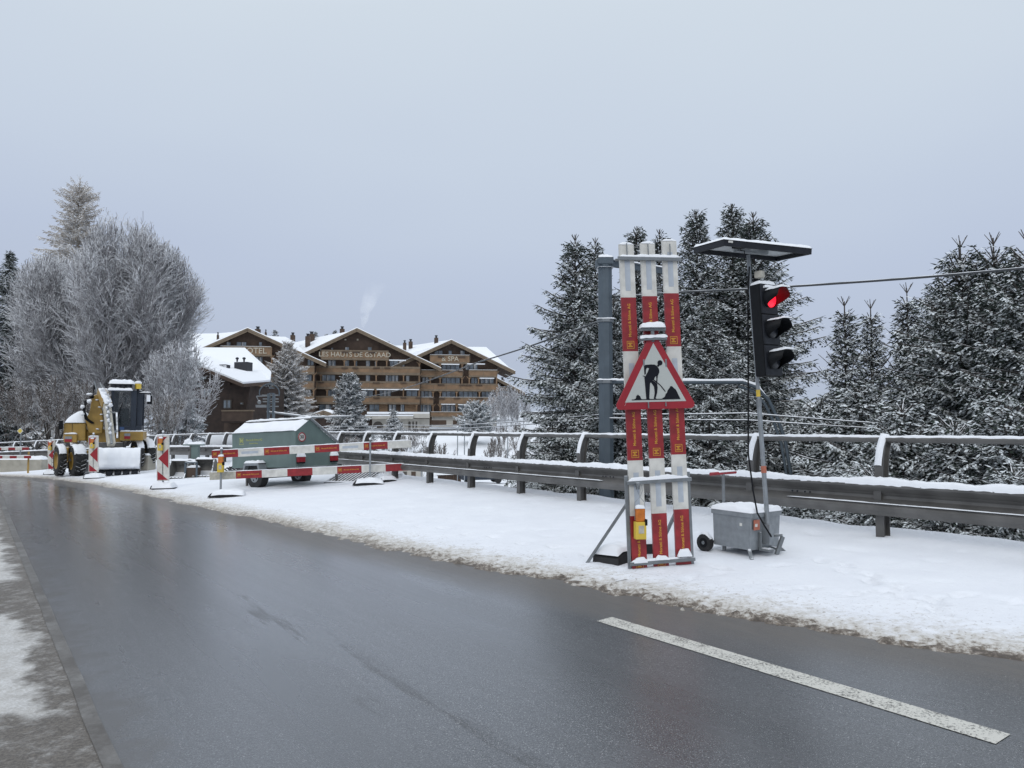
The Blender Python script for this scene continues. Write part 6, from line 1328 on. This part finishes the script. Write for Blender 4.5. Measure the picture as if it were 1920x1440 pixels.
for i, (px, py, Y, f, lab) in enumerate(((125, 832, 50, 1.1, 'brownish leafless bush just left of the digger'), (5, 838, 54, 1.2, 'leafless bush at the far left edge of the picture'), (300, 835, 49, .8, 'leafless bush behind the guardrail right of the digger'), (180, 832, 50, 1.0, 'leafless bush hidden behind the digger arm'))):
    p = at(px, py, Y); c = copy_tree(sb); c['label'] = lab; c.matrix_world = Matrix.Translation(p) @ Matrix.Rotation(i * 1.7 + 1, 4, 'Z') @ Matrix.Diagonal((f, f, f, 1))
# shrubs on the snowy bank below the hotel
shr, n5 = bare_tree(700, 850, 82, 3.0, 2.3, 12, 'leafless shrub', 'leafless shrubs on the snowy bank below the hotel', nst=9, dn=.8, rmin=.016, name='bare_shrub', fan=1.2, mt='brush')
shr.matrix_world = Matrix.Translation((-16, 84, TER(np.array([-16.]), np.array([84.]))[0] - .1)); shr['label'] = 'leafless grey shrub on the snowy bank seen through the handrail below the hotel'
rnd_ = random.Random(4)
for i in range(34):
    px = rnd_.uniform(640, 1010); Y = rnd_.uniform(74, 112); x = (px - 960) / FPX * Y
    c = copy_tree(shr); f = rnd_.uniform(.6, 1.25); c.matrix_world = Matrix.Translation((x, Y, float(TER(np.array([x]), np.array([Y]))[0]) - .1)) @ Matrix.Rotation(rnd_.random() * 6, 4, 'Z') @ Matrix.Diagonal((f, f, f, 1))
sap, n6 = bare_tree(955, 800, 128, 7.5, 2.0, 13, 'thin leafless sapling on the white slope right of the hotel', 'thin saplings right of the hotel', nst=6, dn=.7, rmin=.02, fan=.5)
for i, px in enumerate((935, 946, 968, 978, 925)):
    Y = 124 + i * 4; p = at(px, 806, Y); c = copy_tree(sap); c.matrix_world = Matrix.Translation(p) @ Matrix.Rotation(i * 2, 4, 'Z')
# thin poles and small things down in the valley
for i, (px, y0, y1, Y) in enumerate(((858, 800, 856, 62), (871, 788, 856, 60), (952, 806, 866, 58), (791, 838, 852, 60))):
    a, b = at(px, y1, Y), at(px, y0, Y); m = MB(); m.cyl((a.x, a.y, -3.4), b, .04, 'galv_plain', 6); m.ball(b, .07, 'snow', 6, 5); o = m.build('marker_pole'); tag(o, 'thin pale pole rising from the valley floor behind the handrail', 'pole', 'thin poles in the valley')
v = at(843, 905, 72); vz = float(TER(np.array([v.x]), np.array([v.y]))[0])
t = thing('timber_wall', 'brown timber retaining wall with snow on top in the valley', 'retaining wall', Matrix.Translation((v.x, v.y, vz)) @ Matrix.Rotation(R(24), 4, 'Z'))
m = MB(); m.bx(-1.1, 1.1, 0, .2, -.3, .85, 'wood_dark')
for k in range(4): m.bx(-1.1 + k * .7, -1.0 + k * .7, -.08, 0, -.3, .85, 'wood_brown')
m.build('planks', t); m = MB(); m.pad(-1.15, 1.15, -.1, 1.6, .85, .12, step=.1); m.build('snow_cap', t)
def shed(px, Y, w_, h, lab, mt, nm='site_cabin'):
    x = (px - 960) / FPX * Y; z = float(TER(np.array([x]), np.array([Y]))[0]); t = thing(nm, lab, 'cabin', Matrix.Translation((x, Y, z - .1)))
    m = MB(); m.bx(-w_ / 2, w_ / 2, 0, 2, 0, h, mt); m.build('wall', t); m = MB(); m.bx(-w_ * .35, -w_ * .1, -.03, 0, h * .35, h * .8, 'window_frame'); m.bx(w_ * .1, w_ * .3, -.03, 0, .1, h * .8, 'wood_brown'); m.build('window', t); m = MB(); m.pad(-w_ / 2 - .1, w_ / 2 + .1, -.1, 2.1, h, .2, step=.2); m.build('snow_cap', t)
shed(768, 66, 1.9, 1.7, 'small beige site cabin in the valley below the guardrail beam', 'stone_pale')
m = MB(); x = (738 - 960) / FPX * 62; z = float(TER(np.array([x]), np.array([62.]))[0]); m.ball((0, 0, .45), .7, 'blue_paint', 14, 8, (1, .7, .9)); m.ball((0, 0, .75), .6, 'snow', 12, 6, (1, .7, .7), .4); o = m.build('tarpaulin_heap', None, 0, Matrix.Translation((x, 62, z))); tag(o, 'dark blue tarpaulin heap with snow in the valley behind a guardrail post', 'tarpaulin')
# parked car under snow in the valley
x = (905 - 960) / FPX * 70; z = float(TER(np.array([x]), np.array([70.]))[0]); t = thing('parked_car', 'dark parked car with snow on the roof in the valley', 'car', Matrix.Translation((x, 70, z)) @ Matrix.Rotation(R(15), 4, 'Z'))
m = MB(); m.prism([(-2.0, .3), (-2.05, .7), (-1.9, .9), (-1.2, .95), (-.7, 1.4), (.7, 1.42), (1.3, .98), (1.95, .85), (2.05, .5), (2.0, .3)], -.8, .8, 'navy_metal'); m.build('body', t, .06)
for a in (-1.25, 1.25):
    for b in (-.8, .8): m = MB(); m.cyl((a, b - .1, .3), (a, b + .1, .3), .32, 'rubber_plain', 16); m.build('wheel', t)
m = MB(); m.pad(-.8, .8, -.75, .75, 1.38, .14, step=.15); m.pad(-1.9, -1.1, -.7, .7, .93, .08, step=.15); m.build('snow_cap', t)
m = MB(); m.prism([(-1.05, 1.0), (-.65, 1.34), (.65, 1.35), (1.1, 1.0)], -.82, -.79, 'window_glass'); m.build('window', t)
# cleared lane in the valley
m = MB(); vs = []
for i in range(12):
    x = -4 + i * 3.0
    for y in (60 + i * .9, 64 + i * .9): vs.append((x, y, float(TER(np.array([x]), np.array([y]))[0]) + .05))
m.add(vs, [(2 * i, 2 * i + 1, 2 * i + 3, 2 * i + 2)[::-1] for i in range(11)], 'asphalt_far'); struct(m.build('valley_lane'))

# ------------------------------------------------------------------ chimney smoke
sm = bpy.data.materials.new('smoke'); sm.use_nodes = True; t = sm.node_tree; t.nodes.clear(); oo = nn(t, 'ShaderNodeOutputMaterial'); pv = nn(t, 'ShaderNodeVolumePrincipled'); pv.inputs['Color'].default_value = (1, 1, 1, 1)
tcn = nn(t, 'ShaderNodeTexCoord'); nz_ = nn(t, 'ShaderNodeTexNoise'); nz_.inputs['Scale'].default_value = .55; nz_.inputs['Detail'].default_value = 2; t.links.new(tcn.outputs['Object'], nz_.inputs[0])
mr_ = nn(t, 'ShaderNodeMapRange'); mr_.inputs[1].default_value = .30; mr_.inputs[2].default_value = .62; mr_.inputs[3].default_value = 0; mr_.inputs[4].default_value = .32; t.links.new(nz_.outputs[0], mr_.inputs[0])
sz = nn(t, 'ShaderNodeSeparateXYZ'); t.links.new(tcn.outputs['Object'], sz.inputs[0]); fd = nn(t, 'ShaderNodeMapRange'); fd.inputs[1].default_value = 0; fd.inputs[2].default_value = 9.5; fd.inputs[3].default_value = 1; fd.inputs[4].default_value = .0; t.links.new(sz.outputs[2], fd.inputs[0])
mm_ = nn(t, 'ShaderNodeMath', operation='MULTIPLY'); t.links.new(mr_.outputs[0], mm_.inputs[0]); t.links.new(fd.outputs[0], mm_.inputs[1]); t.links.new(mm_.outputs[0], pv.inputs['Density']); t.links.new(pv.outputs[0], oo.inputs['Volume']); MT['smoke'] = sm
b0 = at(680, 614, 158); path = [at(680, 614, 158), at(683, 600, 158), at(684, 585, 158), at(690, 570, 158), at(698, 550, 158), at(708, 530, 158), at(722, 500, 158)]
m = MB(); m.tube([p - b0 for p in path], [.35, .8, 1.1, 1.5, 1.7, 2.0, .6], 'smoke', 12); o = m.build('smoke', None, 0, Matrix.Translation(b0)); o['kind'] = 'stuff'; o['label'] = 'thin pale smoke plume rising from behind the middle hotel gable'
